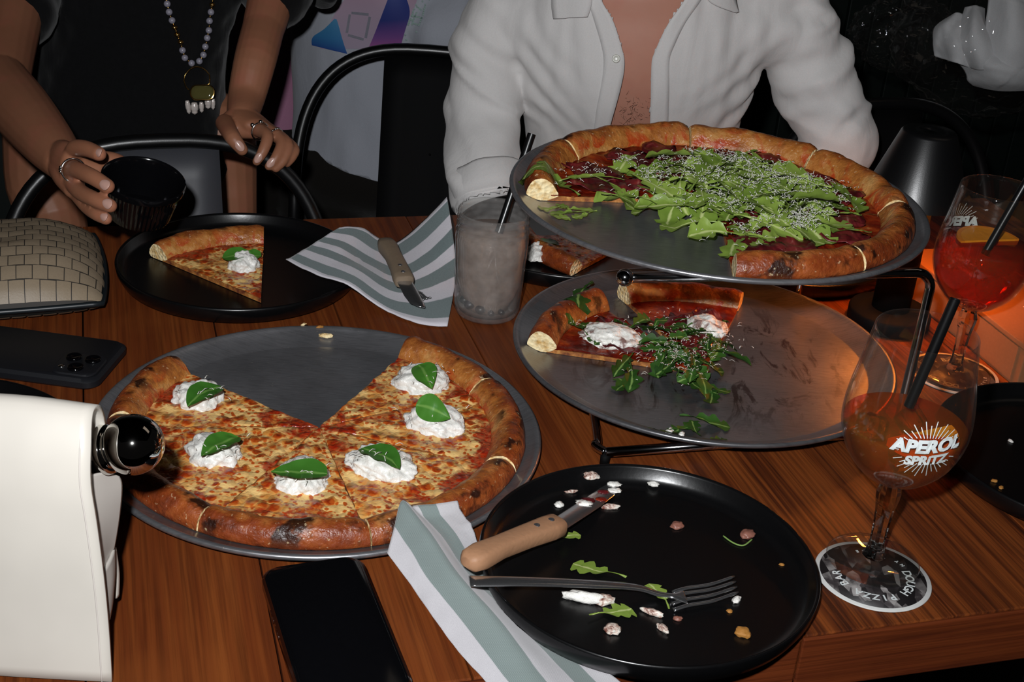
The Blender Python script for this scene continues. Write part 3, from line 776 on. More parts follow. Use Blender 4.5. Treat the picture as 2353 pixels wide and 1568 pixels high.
def drink(name, col, deep, solidity, scale=40):
    t = NT(name); t.t.nodes.remove(t.b); out = t.t.nodes['Material Output']; co = t.co()
    n1 = t.noise(co, scale, 3)
    tr = t.n('ShaderNodeBsdfTransparent'); t.lk(t.mix(n1, col, deep), tr.inputs[0])
    gs = t.n('ShaderNodeBsdfGlossy'); gs.inputs['Roughness'].default_value = .03
    sub = t.n('ShaderNodeBsdfTranslucent'); t.lk(t.mix(n1, deep, col), sub.inputs[0])
    df = t.n('ShaderNodeBsdfDiffuse'); t.lk(t.mix(n1, deep, col), df.inputs[0])
    m0 = t.n('ShaderNodeMixShader'); m0.inputs[0].default_value = .5; t.t.links.new(sub.outputs[0], m0.inputs[1]); t.t.links.new(df.outputs[0], m0.inputs[2])
    m1 = t.n('ShaderNodeMixShader'); t.lk(t.math('MULTIPLY', t.ramp(n1, [(.3, .6), (.7, 1.0)]), solidity), m1.inputs[0]); t.t.links.new(tr.outputs[0], m1.inputs[1]); t.t.links.new(m0.outputs[0], m1.inputs[2])
    lw = t.n('ShaderNodeLayerWeight'); lw.inputs[0].default_value = .5
    m2 = t.n('ShaderNodeMixShader'); t.lk(t.ramp(t.math('POWER', lw.outputs['Facing'], 4.0), [(0, .02), (1, .3)]), m2.inputs[0]); t.t.links.new(m1.outputs[0], m2.inputs[1]); t.t.links.new(gs.outputs[0], m2.inputs[2])
    t.t.links.new(m2.outputs[0], out.inputs[0]); return t.m
MAT['spritz'] = drink('amber_spritz', (.93, .38, .05, 1), (.84, .26, .02, 1), .24)
MAT['spritz_red'] = drink('deep_orange_spritz', (.74, .13, .012, 1), (.45, .05, .004, 1), .24)
MAT['cloudy'] = drink('cloudy_pale_drink', lin('#c6b0a2'), lin('#aa968a'), .96, 60)
def stripes(name):
    t = NT(name); v = t.attr('v')
    st_ = [(0, 0), (.055, 0), (.06, 1), (.185, 1), (.19, 0), (.295, 0), (.30, 1), (.425, 1), (.43, 0), (.535, 0), (.54, 1), (.675, 1), (.68, 0), (.795, 0), (.80, 1), (.925, 1), (.93, 0)]
    m_ = t.ramp(v, st_); w = t.noise(t.co(), 900, 2)
    c = t.mix(m_, t.mix(w, lin('#bdb9c0'), lin('#d6d3d8')), t.mix(w, lin('#5d6a6b'), lin('#7e8b8b')))
    t.set(base=c, rough=.85, spec=.15, sheen=.2, normal=t.bump(t.math('ADD', w, t.noise(t.co(), 60, 2)), .25, .0008)); return t.m
def ribbon_ramp(t, v, stops): return t.ramp(v, stops)
MAT['napkin'] = stripes('striped_cotton')
def stripes2():
    t = NT('striped_cotton_front'); v = t.attr('v'); w = t.noise(t.co('Object', (1, 1, 1), (0, 0, .7)), 1100, 2)
    tw = t.n('ShaderNodeTexWave', wave_type='BANDS', bands_direction='DIAGONAL'); t.lk(t.co(), tw.inputs['Vector']); tw.inputs['Scale'].default_value = 420
    m_ = t.ramp(v, [(0, 0), (.198, 0), (.202, 1), (.425, 1), (.43, 0), (.598, 0), (.602, 1), (.798, 1), (.802, 0)])
    c = t.mix(m_, t.mix(w, lin('#b3b0b4'), lin('#c6c4c7')), t.mix(tw.outputs['Fac'], lin('#64716f'), lin('#8d9896')))
    t.set(base=c, rough=.8, spec=.2, sheen=.25, normal=t.bump(t.math('ADD', w, tw.outputs['Fac']), .2, .0006)); return t.m
MAT['napkin2'] = stripes2()
MAT['handle'] = plain('pale_wood_handle', '#a57a5a', .6, 0, .3, 220)
MAT['old_handle'] = plain('grey_wood_handle', '#7b6a57', .65, 0, .3, 220)
MAT['rivet'] = plain('rivet_metal', (.3, .3, .32), .35, .9)
MAT['print_white'] = plain('white_print', '#dfe6e6', .5)
MAT['leather_white'] = plain('white_leather', '#d0cac0', .42, 0, .05, 18, spec=.35)
MAT['leather_side'] = plain('white_leather_gusset', '#cfc8c0', .45, 0, .05, 18, spec=.35)
MAT['mirror'] = plain('polished_ball', (.80, .78, .74), .05, 1.0)
MAT['gold'] = plain('gold', (.85, .52, .16), .2, 1.0)
MAT['silver'] = plain('silver', (.85, .84, .82), .15, 1.0)
MAT['straw'] = plain('black_straw', '#0c0c0d', .3, 0)
MAT['case_dark'] = plain('dark_phone_case', '#15161a', .5, 0, .05, 900, spec=.35)
MAT['clear_case'] = plain('smoky_clear_case', '#2a120a', .12, 0, spec=.6)
MAT['lens'] = plain('camera_lens', '#050507', .08, 0)
MAT['card'] = plain('brown_cardboard', '#8a5a38', .8, 0, .15, 260)
MAT['woven'] = plain('taupe_leather', '#8f7f6a', .45, 0, .12, 500, spec=.3)
MAT['woven_gap'] = plain('dark_weave_gap', '#2e2924', .7)
MAT['piping'] = plain('dark_piping', '#151c20', .4)
MAT['orange_peel'] = plain('orange_peel', '#d87a14', .4, 0, .3, 300)
MAT['orange_pulp'] = plain('orange_pulp', '#e08a1c', .3, 0, .4, 160)
MAT['pork'] = plain('brown_food_crumb', '#8a5a4c', .5, 0, .5, 300)
MAT['toast'] = plain('toasted_crumb', '#a8722f', .7, 0, .5, 300)
MAT['berry'] = plain('dark_muddled_berry', '#141016', .4)

def text_mesh(body, size, shear=0.0, offset=0.0):
    cu = bpy.data.curves.new('lettering', 'FONT'); cu.body = body; cu.size = size; cu.shear = shear; cu.offset = offset; cu.align_x = 'CENTER'; cu.align_y = 'CENTER'; cu.resolution_u = 3
    ob = bpy.data.objects.new('lettering', cu); COL.objects.link(ob); bpy.context.view_layer.update()
    dg = bpy.context.evaluated_depsgraph_get(); me = bpy.data.meshes.new_from_object(ob.evaluated_get(dg))
    vs = [v.co.copy() for v in me.vertices]; fs = [tuple(p.vertices) for p in me.polygons]
    bpy.data.objects.remove(ob); bpy.data.curves.remove(cu); bpy.data.meshes.remove(me)
    return vs, fs

# ------------------------------------------------------------------ glasses
BOWL = [(.0780, .0060), (.0805, .0145), (.0885, .0275), (.104, .0408), (.124, .0487), (.140, .0502), (.160, .0484), (.185, .0440), (.214, .0394)]
def bowl_r(z, s=1.0):
    z /= s
    for (z0, r0), (z1, r1) in zip(BOWL, BOWL[1:]):
        if z0 <= z <= z1: return (r0 + (r1 - r0) * (z - z0) / (z1 - z0)) * s
    return BOWL[-1][1] * s
def wrap_logo(c, s, ang0, zc, z0=0.0, mirror=False):
    parts = []
    t1 = text_mesh('APEROL', .0150, .18, .00085); t2 = text_mesh('SPRiTZ', .0108, .15, .0006)
    cl, sl = math.cos(.10), math.sin(.10)
    parts.append(([Vector((v.x * cl - v.y * sl - .001, v.x * sl + v.y * cl + .0032 + .0012 * (abs(v.x) / .02), 0)) for v in t1[0]], t1[1]))
    parts.append(([Vector((v.x * cl - v.y * sl + .0005, v.x * sl + v.y * cl - .0085, 0)) for v in t2[0]], t2[1]))
    for k in range(36):
        a = 2 * PI * k / 36 + .06; L1 = .0262 if k % 2 == 0 else .0225
        ex = abs(math.cos(a)); L0 = .0118 + .0100 * ex ** 3
        if L1 - L0 < .002 or (abs(math.sin(a)) < .22 and k % 2): continue
        d = Vector((math.cos(a), math.sin(a) * .98, 0)); n = Vector((-d.y, d.x, 0)) * .00036
        parts.append(([d * L0 - n, d * L1 - n, d * L1 + n, d * L0 + n], [(0, 1, 2, 3)]))
    vs, fs = join(*parts); out = []
    for v in vs:
        z = zc + v.y * s; r = bowl_r(z, s) + .0004
        a = ang0 + (v.x * s) / r
        out.append(Vector((c.x + r * math.cos(a), c.y + r * math.sin(a), z0 + z)))
    return out, fs
def spritz_glass(label, c, level, s, mat, ang0, zc, z0):
    e = thing('spritz_glass', label, 'glass', (c.x, c.y, z0), 'spritz glasses')
    foot = [(.0005, .0062), (.0095, .0060), (.0130, .0052), (.030, .0030), (.0365, .0022), (.0385, .0012), (.0375, 0), (.0005, 0)]
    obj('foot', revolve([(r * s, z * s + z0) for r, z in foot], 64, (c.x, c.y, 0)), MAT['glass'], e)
    stem = [(.0005, .0058), (.0100, .0058), (.0082, .0100), (.0066, .018), (.0068, .036), (.0080, .052), (.0100, .064), (.0104, .069), (.0088, .074), (.0074, .0785), (.0005, .0790)]
    obj('stem', revolve([(r * s, z * s + z0) for r, z in stem], 10, (c.x, c.y, 0)), MAT['solid_glass'], e, smooth=True, sharp=20)
    sm = cr([Vector((r, 0, z)) for z, r in BOWL], 5)
    out = [(max(.0005, v.x * s), v.z * s + z0) for v in sm]
    inn = [(max(.0005, v.x * s - .0011), v.z * s + z0 + (.0012 if i < 3 else 0)) for i, v in enumerate(sm)]
    prof = [(.0005, .078 * s + z0)] + out + [(out[-1][0] - .0005, out[-1][1] + .0006)] + inn[::-1] + [(.0005, .0795 * s + z0)]
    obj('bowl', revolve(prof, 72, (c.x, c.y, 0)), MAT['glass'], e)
    lq = [(.0005, .0810 * s + z0)] + [(r - .0005, z) for r, z in inn if z > .0815 * s + z0 and z < level * s + z0]
    rl = bowl_r(level * s, s) - .0017
    lq += [(rl, level * s + z0), (.0005, level * s + z0)]
    obj('drink', revolve(lq, 64, (c.x, c.y, 0)), mat, e)
    obj('logo', wrap_logo(c, s, ang0, zc * s, z0), MAT['print_white'], e, smooth=False)
    return e
CO1 = P(2006, 1322, .0015); G1 = P(2005, 1288, .0015); G2 = Vector((.475, 1.309, .0))
spritz_glass('half empty spritz glass on the coaster beside the scraped plate', Vector((G1.x, G1.y, 0)), .134, 1.0, MAT['spritz'], math.radians(-84), .137, .0016)
spritz_glass('nearly full red-orange spritz glass beside the cardboard box', Vector((G2.x, G2.y, 0)), .152, .985, MAT['spritz_red'], math.radians(118), .155, .0016)
def coaster(label, c, rot):
    e = thing('coaster', label, 'coaster', (c.x, c.y, 0), 'printed coasters')
    t = NT('coaster_photo_print'); co = t.co(); vv = t.voro(t.co('Object', (1, .5, 1), (0, 0, .3)), 150, 'F1', 1, 'Color'); n1 = t.noise(co, 70, 4)
    g = t.math('MULTIPLY', t.sep(vv)[0], n1); t.set(base=t.ramp(g, [(.12, lin('#1a1718')), (.3, lin('#3a3536')), (.5, lin('#8b8785'))]), rough=.45)
    obj('board', revolve([(.0005, 0), (.047, 0), (.0475, .0008), (.047, .0014), (.0005, .0014)], 72, (c.x, c.y, 0)), plain('coaster_card', '#cfd0cd', .6), e)
    obj('picture', revolve([(.0005, .00145), (.0435, .00145), (.0435, .00155), (.0005, .00155)], 72, (c.x, c.y, 0)), t.m, e)
    vs, fs = [], []
    def ring(txt, a0, step, r, size, flip=0):
        for k, ch in enumerate(txt):
            if ch == ' ': continue
            tv, tf = text_mesh(ch, size, 0, .00022); a = rot + a0 - step * k
            M = Matrix.Translation((c.x + r * math.cos(a), c.y + r * math.sin(a), .00158)) @ Matrix.Rotation(a - PI / 2 + flip, 4, 'Z')
            n = len(vs); vs.extend(M @ v for v in tv); fs.extend(tuple(i + n for i in f) for f in tf)
    ring('DOUGH PIZZA BAR', math.radians(200), math.radians(13.6), .0298, .0102)
    ring('NY STYLE', math.radians(-140), math.radians(-10), .0330, .0042, PI)
    obj('lettering', (vs, fs), MAT['print_white'], e, smooth=False)
coaster('round printed coaster under the half empty spritz glass', CO1, math.radians(172))
coaster('round printed coaster under the nearly full spritz glass', G2, math.radians(60))
def straw(label, a, b, r=.0034, bend=None):
    pts = [a, b] if bend is None else cr([a, bend, b], 6)
    v1 = tube(pts, r, 14, cap=False); v2 = tube(pts, r * .8, 14, cap=False)
    n = len(v1[0]); L = n // 14
    fs = list(v1[1]) + [tuple(i + n for i in reversed(f)) for f in v2[1]]
    for k in range(14):
        k2 = (k + 1) % 14
        fs.append((k2, k, n + k, n + k2)); e0 = (L - 1) * 14; fs.append((e0 + k, e0 + k2, n + e0 + k2, n + e0 + k))
    return tag(obj('drinking_straw', (list(v1[0]) + list(v2[0]), fs), MAT['straw'], None, sharp=60), label, 'straw', 'black straws')
straw('black straw in the half empty spritz glass', Q(2088, 935, .945), Q(2195, 688, .955), .0042)
straw('black straw in the nearly full spritz glass', Q(2262, 585, 1.296), Q(2372, 395, 1.309), .0042)
def cube_ice(label, p, r, seed, group):
    rnd = random.Random(seed); M = Matrix.Translation(p) @ Euler((rnd.uniform(0, 3), rnd.uniform(0, 3), rnd.uniform(0, 3))).to_matrix().to_4x4()
    return tag(obj('ice_cube', boxm((-r, -r, -r), (r, r, r), M, r * .3), MAT['ice'], None), label, 'ice cube', group)
for k, (dx, dy, dz) in enumerate(((-.024, .009, .1245), (.011, .024, .1250), (.004, -.001, .100))):
    cube_ice('melting ice cube floating in the half empty spritz glass', Vector((G1.x + dx, G1.y + dy, dz)), .0090, k, 'ice in the half empty glass')
def orange_slice(label, p, r, rot, tiltx, a0, a1):
    e = thing('orange_slice', label, 'orange slice', p, 'orange slices in the drinks')
    n = 24; th = .0035
    def prism(r0, r1):
        lo, hi = [], []
        vs = []
        for i in range(n + 1):
            a = a0 + (a1 - a0) * i / n
            for rr in (r0, r1):
                for zz in (-th, th): vs.append(Vector((rr * math.cos(a), rr * math.sin(a), zz)))
        fs = []
        for i in range(n):
            b = i * 4; fs += [(b, b + 4, b + 6, b + 2), (b + 1, b + 3, b + 7, b + 5), (b + 2, b + 6, b + 7, b + 3), (b, b + 1, b + 5, b + 4)]
        fs += [(0, 2, 3, 1), (n * 4, n * 4 + 1, n * 4 + 3, n * 4 + 2)]
        M = Matrix.Translation(p) @ Euler((tiltx, 0, rot)).to_matrix().to_4x4()
        return [M @ v for v in vs], fs
    obj('pulp', prism(.0008, r * .88), MAT['orange_pulp'], e, smooth=False); obj('peel', prism(r * .885, r), MAT['orange_peel'], e, smooth=False)
orange_slice('orange wedge floating in the half empty spritz glass', Vector((G1.x + .008, G1.y - .014, .1325)), .030, -.1, .10, math.radians(-150), math.radians(30))
orange_slice('orange wedge floating in the nearly full spritz glass', Vector((G2.x + .006, G2.y + .008, .1500)), .034, .3, .06, 0, PI)
# ---- mason jar
JC = Vector((-.031, 1.362, 0)); je = thing('mason_jar', 'wet mason jar of cloudy pale drink beside the striped napkin', 'jar', JC)
jp = [(.0005, .0035), (.026, .003), (.0315, 0), (.0345, .003), (.0362, .010), (.0378, .040), (.0392, .078), (.0398, .090), (.0392, .0965), (.0398, .0985), (.0388, .1005), (.0385, .1045), (.0394, .1062), (.0384, .108), (.0384, .1115), (.0393, .1132), (.0384, .115), (.0384, .1185), (.0388, .1205)]
ji = [(r - .0024, z + (.004 if z < .02 else 0)) for r, z in jp if z > .002]
prof = jp + [(.0376, .1215), (.0366, .1205)] + [(max(.0005, r), z) for r, z in reversed(ji)] + [(.0005, .0075)]
obj('jar_glass', revolve(prof, 72, JC), MAT['jar_glass'], je)
obj('drink', revolve([(.0005, .0082), (.0235, .0085), (.0250, .0160), (.0290, .0225)] + [(r - .0005, z) for r, z in ji if .024 < z < .096] + [(.0362, .0965), (.0005, .0968)], 64, JC), MAT['cloudy'], je)
obj('embossed_mark', join(*[([JC + Vector((.0372 * math.cos(a + u) , .0372 * math.sin(a + u), z)) for u, z in ((0, z0), (.02, z0), (.02 + dx, z1), (dx, z1))], [(0, 1, 2, 3)]) for a, dx, z0, z1 in ((-1.50, .10, .018, .026), (-1.40, -.10, .018, .026), (-1.62, 0, .018, .026), (-1.30, 0, .018, .026))]), MAT['jar_glass'], je, smooth=False)
for k, (dx, dy, z, r) in enumerate(((-.0185, -.0185, .0165, .0062), (-.0065, -.0255, .0150, .0058), (-.0252, -.0062, .0160, .0056), (.0165, -.0225, .0125, .0038), (.0055, -.0272, .0125, .0038))):
    tag(obj('muddled_berry', ico(JC + Vector((dx, dy, z)), r, 2, (1, 1, .8), lambda d: 1 + .2 * noise.noise(d * 3)), MAT['berry'], None), 'dark muddled berry at the bottom of the mason jar', 'berry', 'berries in the jar')
straw('black straw leaning out of the mason jar', Q(1146, 535, 1.352), Q(1222, 308, 1.395), .0046)

# ------------------------------------------------------------------ lamp
LB = Vector((.4285, 1.428, 0)); le = thing('table_lamp', 'black table lamp with a conical shade behind the pizza stand', 'lamp', LB)
obj('base', revolve([(.0005, 0), (.045, 0), (.0465, .002), (.0465, .0150), (.0445, .0180), (.0225, .0195), (.0005, .0195)], 64, LB), MAT['matte_black'], le)
obj('pole', revolve([(.0215, .019), (.0210, .150), (.012, .160), (.012, .205), (.0005, .2055)], 40, LB, True, False), MAT['matte_black'], le)
obj('shade', revolve([(.0565, .1540), (.0300, .2270), (.0275, .2300), (.0005, .2305), (.0005, .2285), (.0268, .2282), (.0290, .2255), (.0553, .1545)], 64, LB, False, False), MAT['black_metal'], le)
MAT['bulb'] = plain('warm_led', '#ffb060', .5, emit=(1, .42, .12, 1), emits=6.0)
obj('bulb', revolve([(.0125, .190), (.021, .191), (.021, .196), (.0125, .197)], 32, LB), MAT['bulb'], le)
ll = bpy.data.lights.new('lamp_glow', 'POINT'); ll.energy = 1.15; ll.color = (1, .25, .03); ll.shadow_soft_size = .012
for a in (-150, -30, 90):
    lo_ = bpy.data.objects.new('lamp_glow', ll); COL.objects.link(lo_); lo_.location = LB + Vector((.034 * math.cos(D(a)), .034 * math.sin(D(a)), .172))

# ------------------------------------------------------------------ cardboard box
b0 = P(2242, 816, 0); b1 = P(2334, 893, 0); bd = (b1 - b0).normalized(); bp = Vector((bd.y, -bd.x, 0))
if bp.x < 0: bp = -bp
M = Matrix((bd, bp, Vector((0, 0, 1)))).transposed().to_4x4(); M.translation = b1
be = thing('cardboard_box', 'flat brown cardboard box beside the red-orange spritz', 'box', b1 + bp * .12 - bd * .15)
obj('tray', boxm((-.252, .001, 0), (-.001, .30, .046), M, .001), MAT['card'], be, smooth=False)
obj('lid', boxm((-.254, -.0015, .0445), (.0012, .302, .0505), M, .0012), MAT['card'], be, smooth=False)
obj('front_flap', boxm((-.243, -.0008, .004), (-.012, .0008, .043), M), MAT['card'], be, smooth=False)
obj('printed_mark', join(boxm((-.09, .055, .0505), (-.05, .062, .0508), M), boxm((-.06, .10, .0505), (-.03, .106, .0508), M), boxm((-.20, .04, .0505), (-.17, .045, .0508), M)), plain('pale_print', '#c9b3a6', .7), be, smooth=False)

# ------------------------------------------------------------------ phones
def slab(w, l, h, r, M, z0, bev=.0015):
    lp = []
    for s, z in ((-bev, 0), (0, bev), (0, h - bev), (-bev, h)):
        lp.append([M @ Vector((x * (1 + 2 * s / w), y * (1 + 2 * s / l), z0 + z)) for x, y in rrect(w, l, r, 8)])
    return loft(lp)
TL, TR = P(592, 1298, .0155), P(826, 1264, .0155); wx = (TR - TL); wid = wx.length; wx.normalize(); ly = Vector((wx.y, -wx.x, 0))
PHL = .158; pc = (TL + TR) / 2 + ly * (PHL / 2 - .004)
while min((Vector((pc.x, pc.y)) + Vector((wx.x, wx.y)) * x - Vector((ly.x, ly.y)) * y - LPC).length for x, y in rrect(wid, PHL, .0155, 8)) < .2036: pc += ly * .0005
PT = .034                                   # tipped up by the camera block on its back
M = Matrix((wx, -ly, Vector((0, 0, 1)))).transposed().to_4x4() @ Matrix.Rotation(PT, 4, 'X'); M.translation = Vector((pc.x, pc.y, PHL / 2 * math.sin(PT)))
ph = thing('smartphone', 'glossy black smartphone in a smoky clear case beside the front napkin', 'phone', (pc.x, pc.y, 0))
obj('case', slab(wid, PHL, .0098, .0155, M, .0), MAT['clear_case'], ph, sharp=40)
obj('body', slab(wid - .004, PHL - .004, .0022, .0140, M, .0084, .0006), MAT['gloss_black'], ph, sharp=40)
obj('screen', slab(wid - .008, PHL - .008, .0006, .0125, M, .0104, .0002), MAT['gloss_black'], ph, sharp=40)
obj('camera_block', slab(.036, .038, .0052, .010, M @ Matrix.Translation((.018, .052, 0)), -.0045, .0008), MAT['gloss_black'], ph, sharp=40)
for k in (-1, 0): obj('side_button', boxm((-wid / 2 - .0006, .02 + k * .018, .004), (-wid / 2 + .001, .032 + k * .018, .007), M), MAT['clear_case'], ph)
c1 = Vector((-.4595, 1.163, 0)); a_ = math.radians(-5); M = Matrix.Translation(c1) @ Matrix.Rotation(a_ - PI / 2, 4, 'Z')
ph = thing('smartphone', 'dark phone lying face down with its camera block up, beside the pizza pan', 'phone', c1)
obj('case', slab(.088, .152, .0115, .0135, M, .0, .003), MAT['case_dark'], ph, sharp=40)
obj('camera_block', slab(.044, .044, .0030, .011, M @ Matrix.Translation((.0175, .050, 0)), .0113, .0012), MAT['case_dark'], ph, sharp=40)
cb = ph.children[-1] if ph.children else None
cbm = [o for o in bpy.data.objects if o.parent == ph and o.name.startswith('camera_block')][0]
for dx, dy in ((-.0095, .0095), (-.0095, -.0095), (.0095, 0)):
    q = M @ Vector((.0175 + dx, .050 + dy, 0)); obj('lens', revolve([(.0075, .0140), (.0075, .0162), (.0062, .0166), (.0058, .0156), (.0005, .0155)], 28, (q.x, q.y, 0)), MAT['lens'], cbm)
q = M @ Vector((.0175 + .0095, .050 - .014, 0)); obj('flash_led', revolve([(.003, .0140), (.003, .0150), (.0005, .0153)], 20, (q.x, q.y, 0)), MAT['silver'], cbm)

# ------------------------------------------------------------------ napkins
UNDER_TAB = [(0, .0), (.885, .0), (.90, .0004), (.96, .0045), (.992, .0130), (1.0, .0200)]
def napkin(label, ctrl, mat, m=7, wob=.0008, seed=0, sup=None, under=None):
    rows = patch([[P(*q) for q in r] for r in ctrl], m)
    rows = [[v + Vector((0, 0, wob * fbm(v.x * 60, v.y * 60, seed, 2))) for v in r] for r in rows]
    for r in rows:
        for v in r:
            if under is not None:
                h = interp(UNDER_TAB, (Vector((v.x, v.y)) - under).length / .1356)
                if h is not None: v.z = min(v.z, max(.0004, h - .0010)); continue
            if sup: v.z = max(v.z, sup(v.x, v.y) + .0011)
    nr, nc = len(rows), len(rows[0]); v = [i / (nr - 1) for i in range(nr) for j in range(nc)]
    o = obj('cloth_napkin', gridmesh(rows), mat, None, attrs={'v': v}, solid=.0011)
    return tag(o, label, 'napkin', 'striped napkins')
napkin('grey striped napkin under a knife and fork beside the mason jar', [
    [(780, 523, .040), (831, 524, .034), (873, 549, .016), (905, 560, .006), (960, 520, .026), (1027, 454, .060)],
    [(740, 548, .036), (790, 562, .033), (850, 598, .016), (915, 622, .005), (982, 590, .016), (1040, 535, .036)],
    [(700, 573, .032), (765, 595, .032), (825, 622, .026), (905, 670, .005), (978, 662, .006), (1047, 632, .012)],
    [(657, 597, .028), (729, 632, .030), (800, 655, .029), (880, 710, .006), (965, 744, .003), (1028, 750, .003)]], MAT['napkin'], 7, .0008, 0, support(PLATE_B, PLATE_2))
napkin('grey striped napkin with a folded tip pinned under the scraped plate', [
    [(890, 1272, .014), (952, 1356, .008), (990, 1412, .006), (1055, 1500, .004), (1122, 1575, .004), (1200, 1690, .003)],
    [(907, 1211, .024), (950, 1275, .020), (980, 1326, .016), (1060, 1426, .012), (1168, 1568, .009), (1260, 1680, .005)],
    [(924, 1152, .037), (985, 1228, .032), (1050, 1324, .026), (1140, 1426, .020), (1238, 1560, .012), (1330, 1670, .006)],
    [(958, 1174, .024), (1015, 1235, .018), (1078, 1324, .009), (1182, 1426, .006), (1310, 1560, .004), (1400, 1650, .003)],
    [(1000, 1172, .022), (1045, 1225, .015), (1095, 1300, .005), (1205, 1405, .002), (1330, 1530, .001), (1420, 1620, .001)],
    [(1050, 1162, .020), (1085, 1215, .012), (1110, 1270, .003), (1215, 1385, .001), (1345, 1505, .001), (1440, 1580, .001)]], MAT['napkin2'], 9, .0006, 3, SUP_L, FPL)

# ------------------------------------------------------------------ cutlery
def frame_at(o, d, up=Vector((0, 0, 1))):
    x = d.normalized(); y = up.cross(x).normalized(); z = x.cross(y); M = Matrix((x, y, z)).transposed().to_4x4(); M.translation = o; return M
def bar_loft(M, secs, n=12):
    """secs: (x, half width, half thick, y offset, z offset)"""
    lp = []
    for x, w, t, yo, zo in secs:
        lp.append([M @ Vector((x, yo + w * math.copysign(abs(math.cos(a)) ** .6, math.cos(a)), zo + t * math.copysign(abs(math.sin(a)) ** .6, math.sin(a)))) for a in [2 * PI * k / n for k in range(n)]])
    return loft(lp)
def steak_knife(label, E, B, T, hm, smear):
    e = thing('steak_knife', label, 'knife', (E + T) / 2, 'steak knives')
    M = frame_at(E, B - E); L = (B - E).length
    h = obj('handle', bar_loft(M, [(0, .005, .004, -.002, 0), (.004, .0095, .0072, -.002, 0), (.016, .0112, .0085, -.0015, 0), (L * .35, .0092, .0080, 0, 0), (L * .65, .0098, .0080, .0005, 0), (L * .88, .0112, .0080, 0, 0), (L * .985, .0108, .0078, 0, 0), (L, .0095, .0070, 0, 0)], 16), hm, e, sharp=50)
    for f in (.74, .90):
        q = M @ Vector((L * f, 0, .0078)); obj('rivet', ico(q, .0028, 2, (1, 1, .3)), MAT['rivet'], h)
    Mb = frame_at(B, T - B); l = (T - B).length
    obj('blade', bar_loft(Mb, [(-.003, .0085, .0010, 0, 0), (l * .5, .0088, .0010, 0, 0), (l * .8, .0078, .0009, .001, 0), (l * .95, .0040, .0007, .004, 0), (l, .0008, .0004, .0065, 0)], 8), MAT['steel'], e, sharp=40)
    if smear:
        rnd = random.Random(2); k = 0
        for f, w, mt in ((.45, .006, 'burrata2'), (.52, .005, 'ham'), (.62, .004, 'sauce'), (.85, .005, 'burrata2'), (.95, .005, 'burrata2'), (.75, .004, 'ham')):
            q = Mb @ Vector((l * f, rnd.uniform(-.004, .004), .0014)); obj('food_smear', ico(q, w, 3, (1.2, .8, .25), lambda d: 1 + .4 * noise.noise(d * 3 + Vector((f * 9, 0, 0)))), MAT[mt], e)
    return e
steak_knife('dirty steak knife with a worn wooden handle on the plate rim', P(1066, 1290, .038), P(1283, 1206, .022), P(1424, 1114, .0095), MAT['handle'], True)
steak_knife('steak knife with a greyed wooden handle lying on the back napkin', P(888, 555, .028), P(930, 648, .0225), P(962, 708, .0140), MAT['old_handle'], False)
def fork(label, pts, wroot, tines, group='forks'):
    e = thing('dinner_fork', label, 'fork', pts[len(pts) // 2], group)
    path = cr(pts, 6); n = len(path); rad = []
    for i in range(n):
        t = i / (n - 1); w = .0068 - .0040 * min(1, t / .78) if t < .78 else .0028 + (wroot / 2 - .0028) * ((t - .78) / .22) ** .7
        rad.append((.0016, w))
    obj('handle', tube(path, rad, 12, up=(0, 0, 1)), MAT['steel'], e)
    end = path[-1]
    for r0, t1 in tines:
        mid = (r0 + t1) / 2 + Vector((0, 0, -.0022)); obj('tine', tube(cr([r0 + (r0 - t1).normalized() * .012 + Vector((0, 0, -.001)), r0, mid, t1], 4), [(.0011, .0019)] * 9 + [(.0010, .0016)] * 3 + [(.0006, .0007)], 8), MAT['steel'], e)
    return e
fork('stainless fork resting across the rim of the scraped plate', [P(1079, 1336, .032), P(1200, 1337, .030), P(1350, 1342, .024), P(1460, 1350, .015), P(1515, 1366, .0098), P(1556, 1371, .0090), P(1574, 1371, .0092)], .0225,
     [(P(1577, 1352, .0100), P(1688, 1325, .014)), (P(1574, 1364, .0095), P(1691, 1337, .0135)), (P(1577, 1378, .0095), P(1694, 1349, .0135)), (P(1580, 1392, .0095), P(1697, 1361, .0135))])
fork('stainless fork beneath the knife on the back napkin', [P(896, 560, .016), P(915, 600, .0125), P(935, 640, .011), P(948, 664, .010), P(955, 674, .010)], .017,
     [(P(950, 681, .010), P(966, 690, .011)), (P(957, 680, .010), P(974, 688, .011)), (P(963, 678, .010), P(982, 686, .011)), (P(969, 676, .010), P(990, 684, .011))])

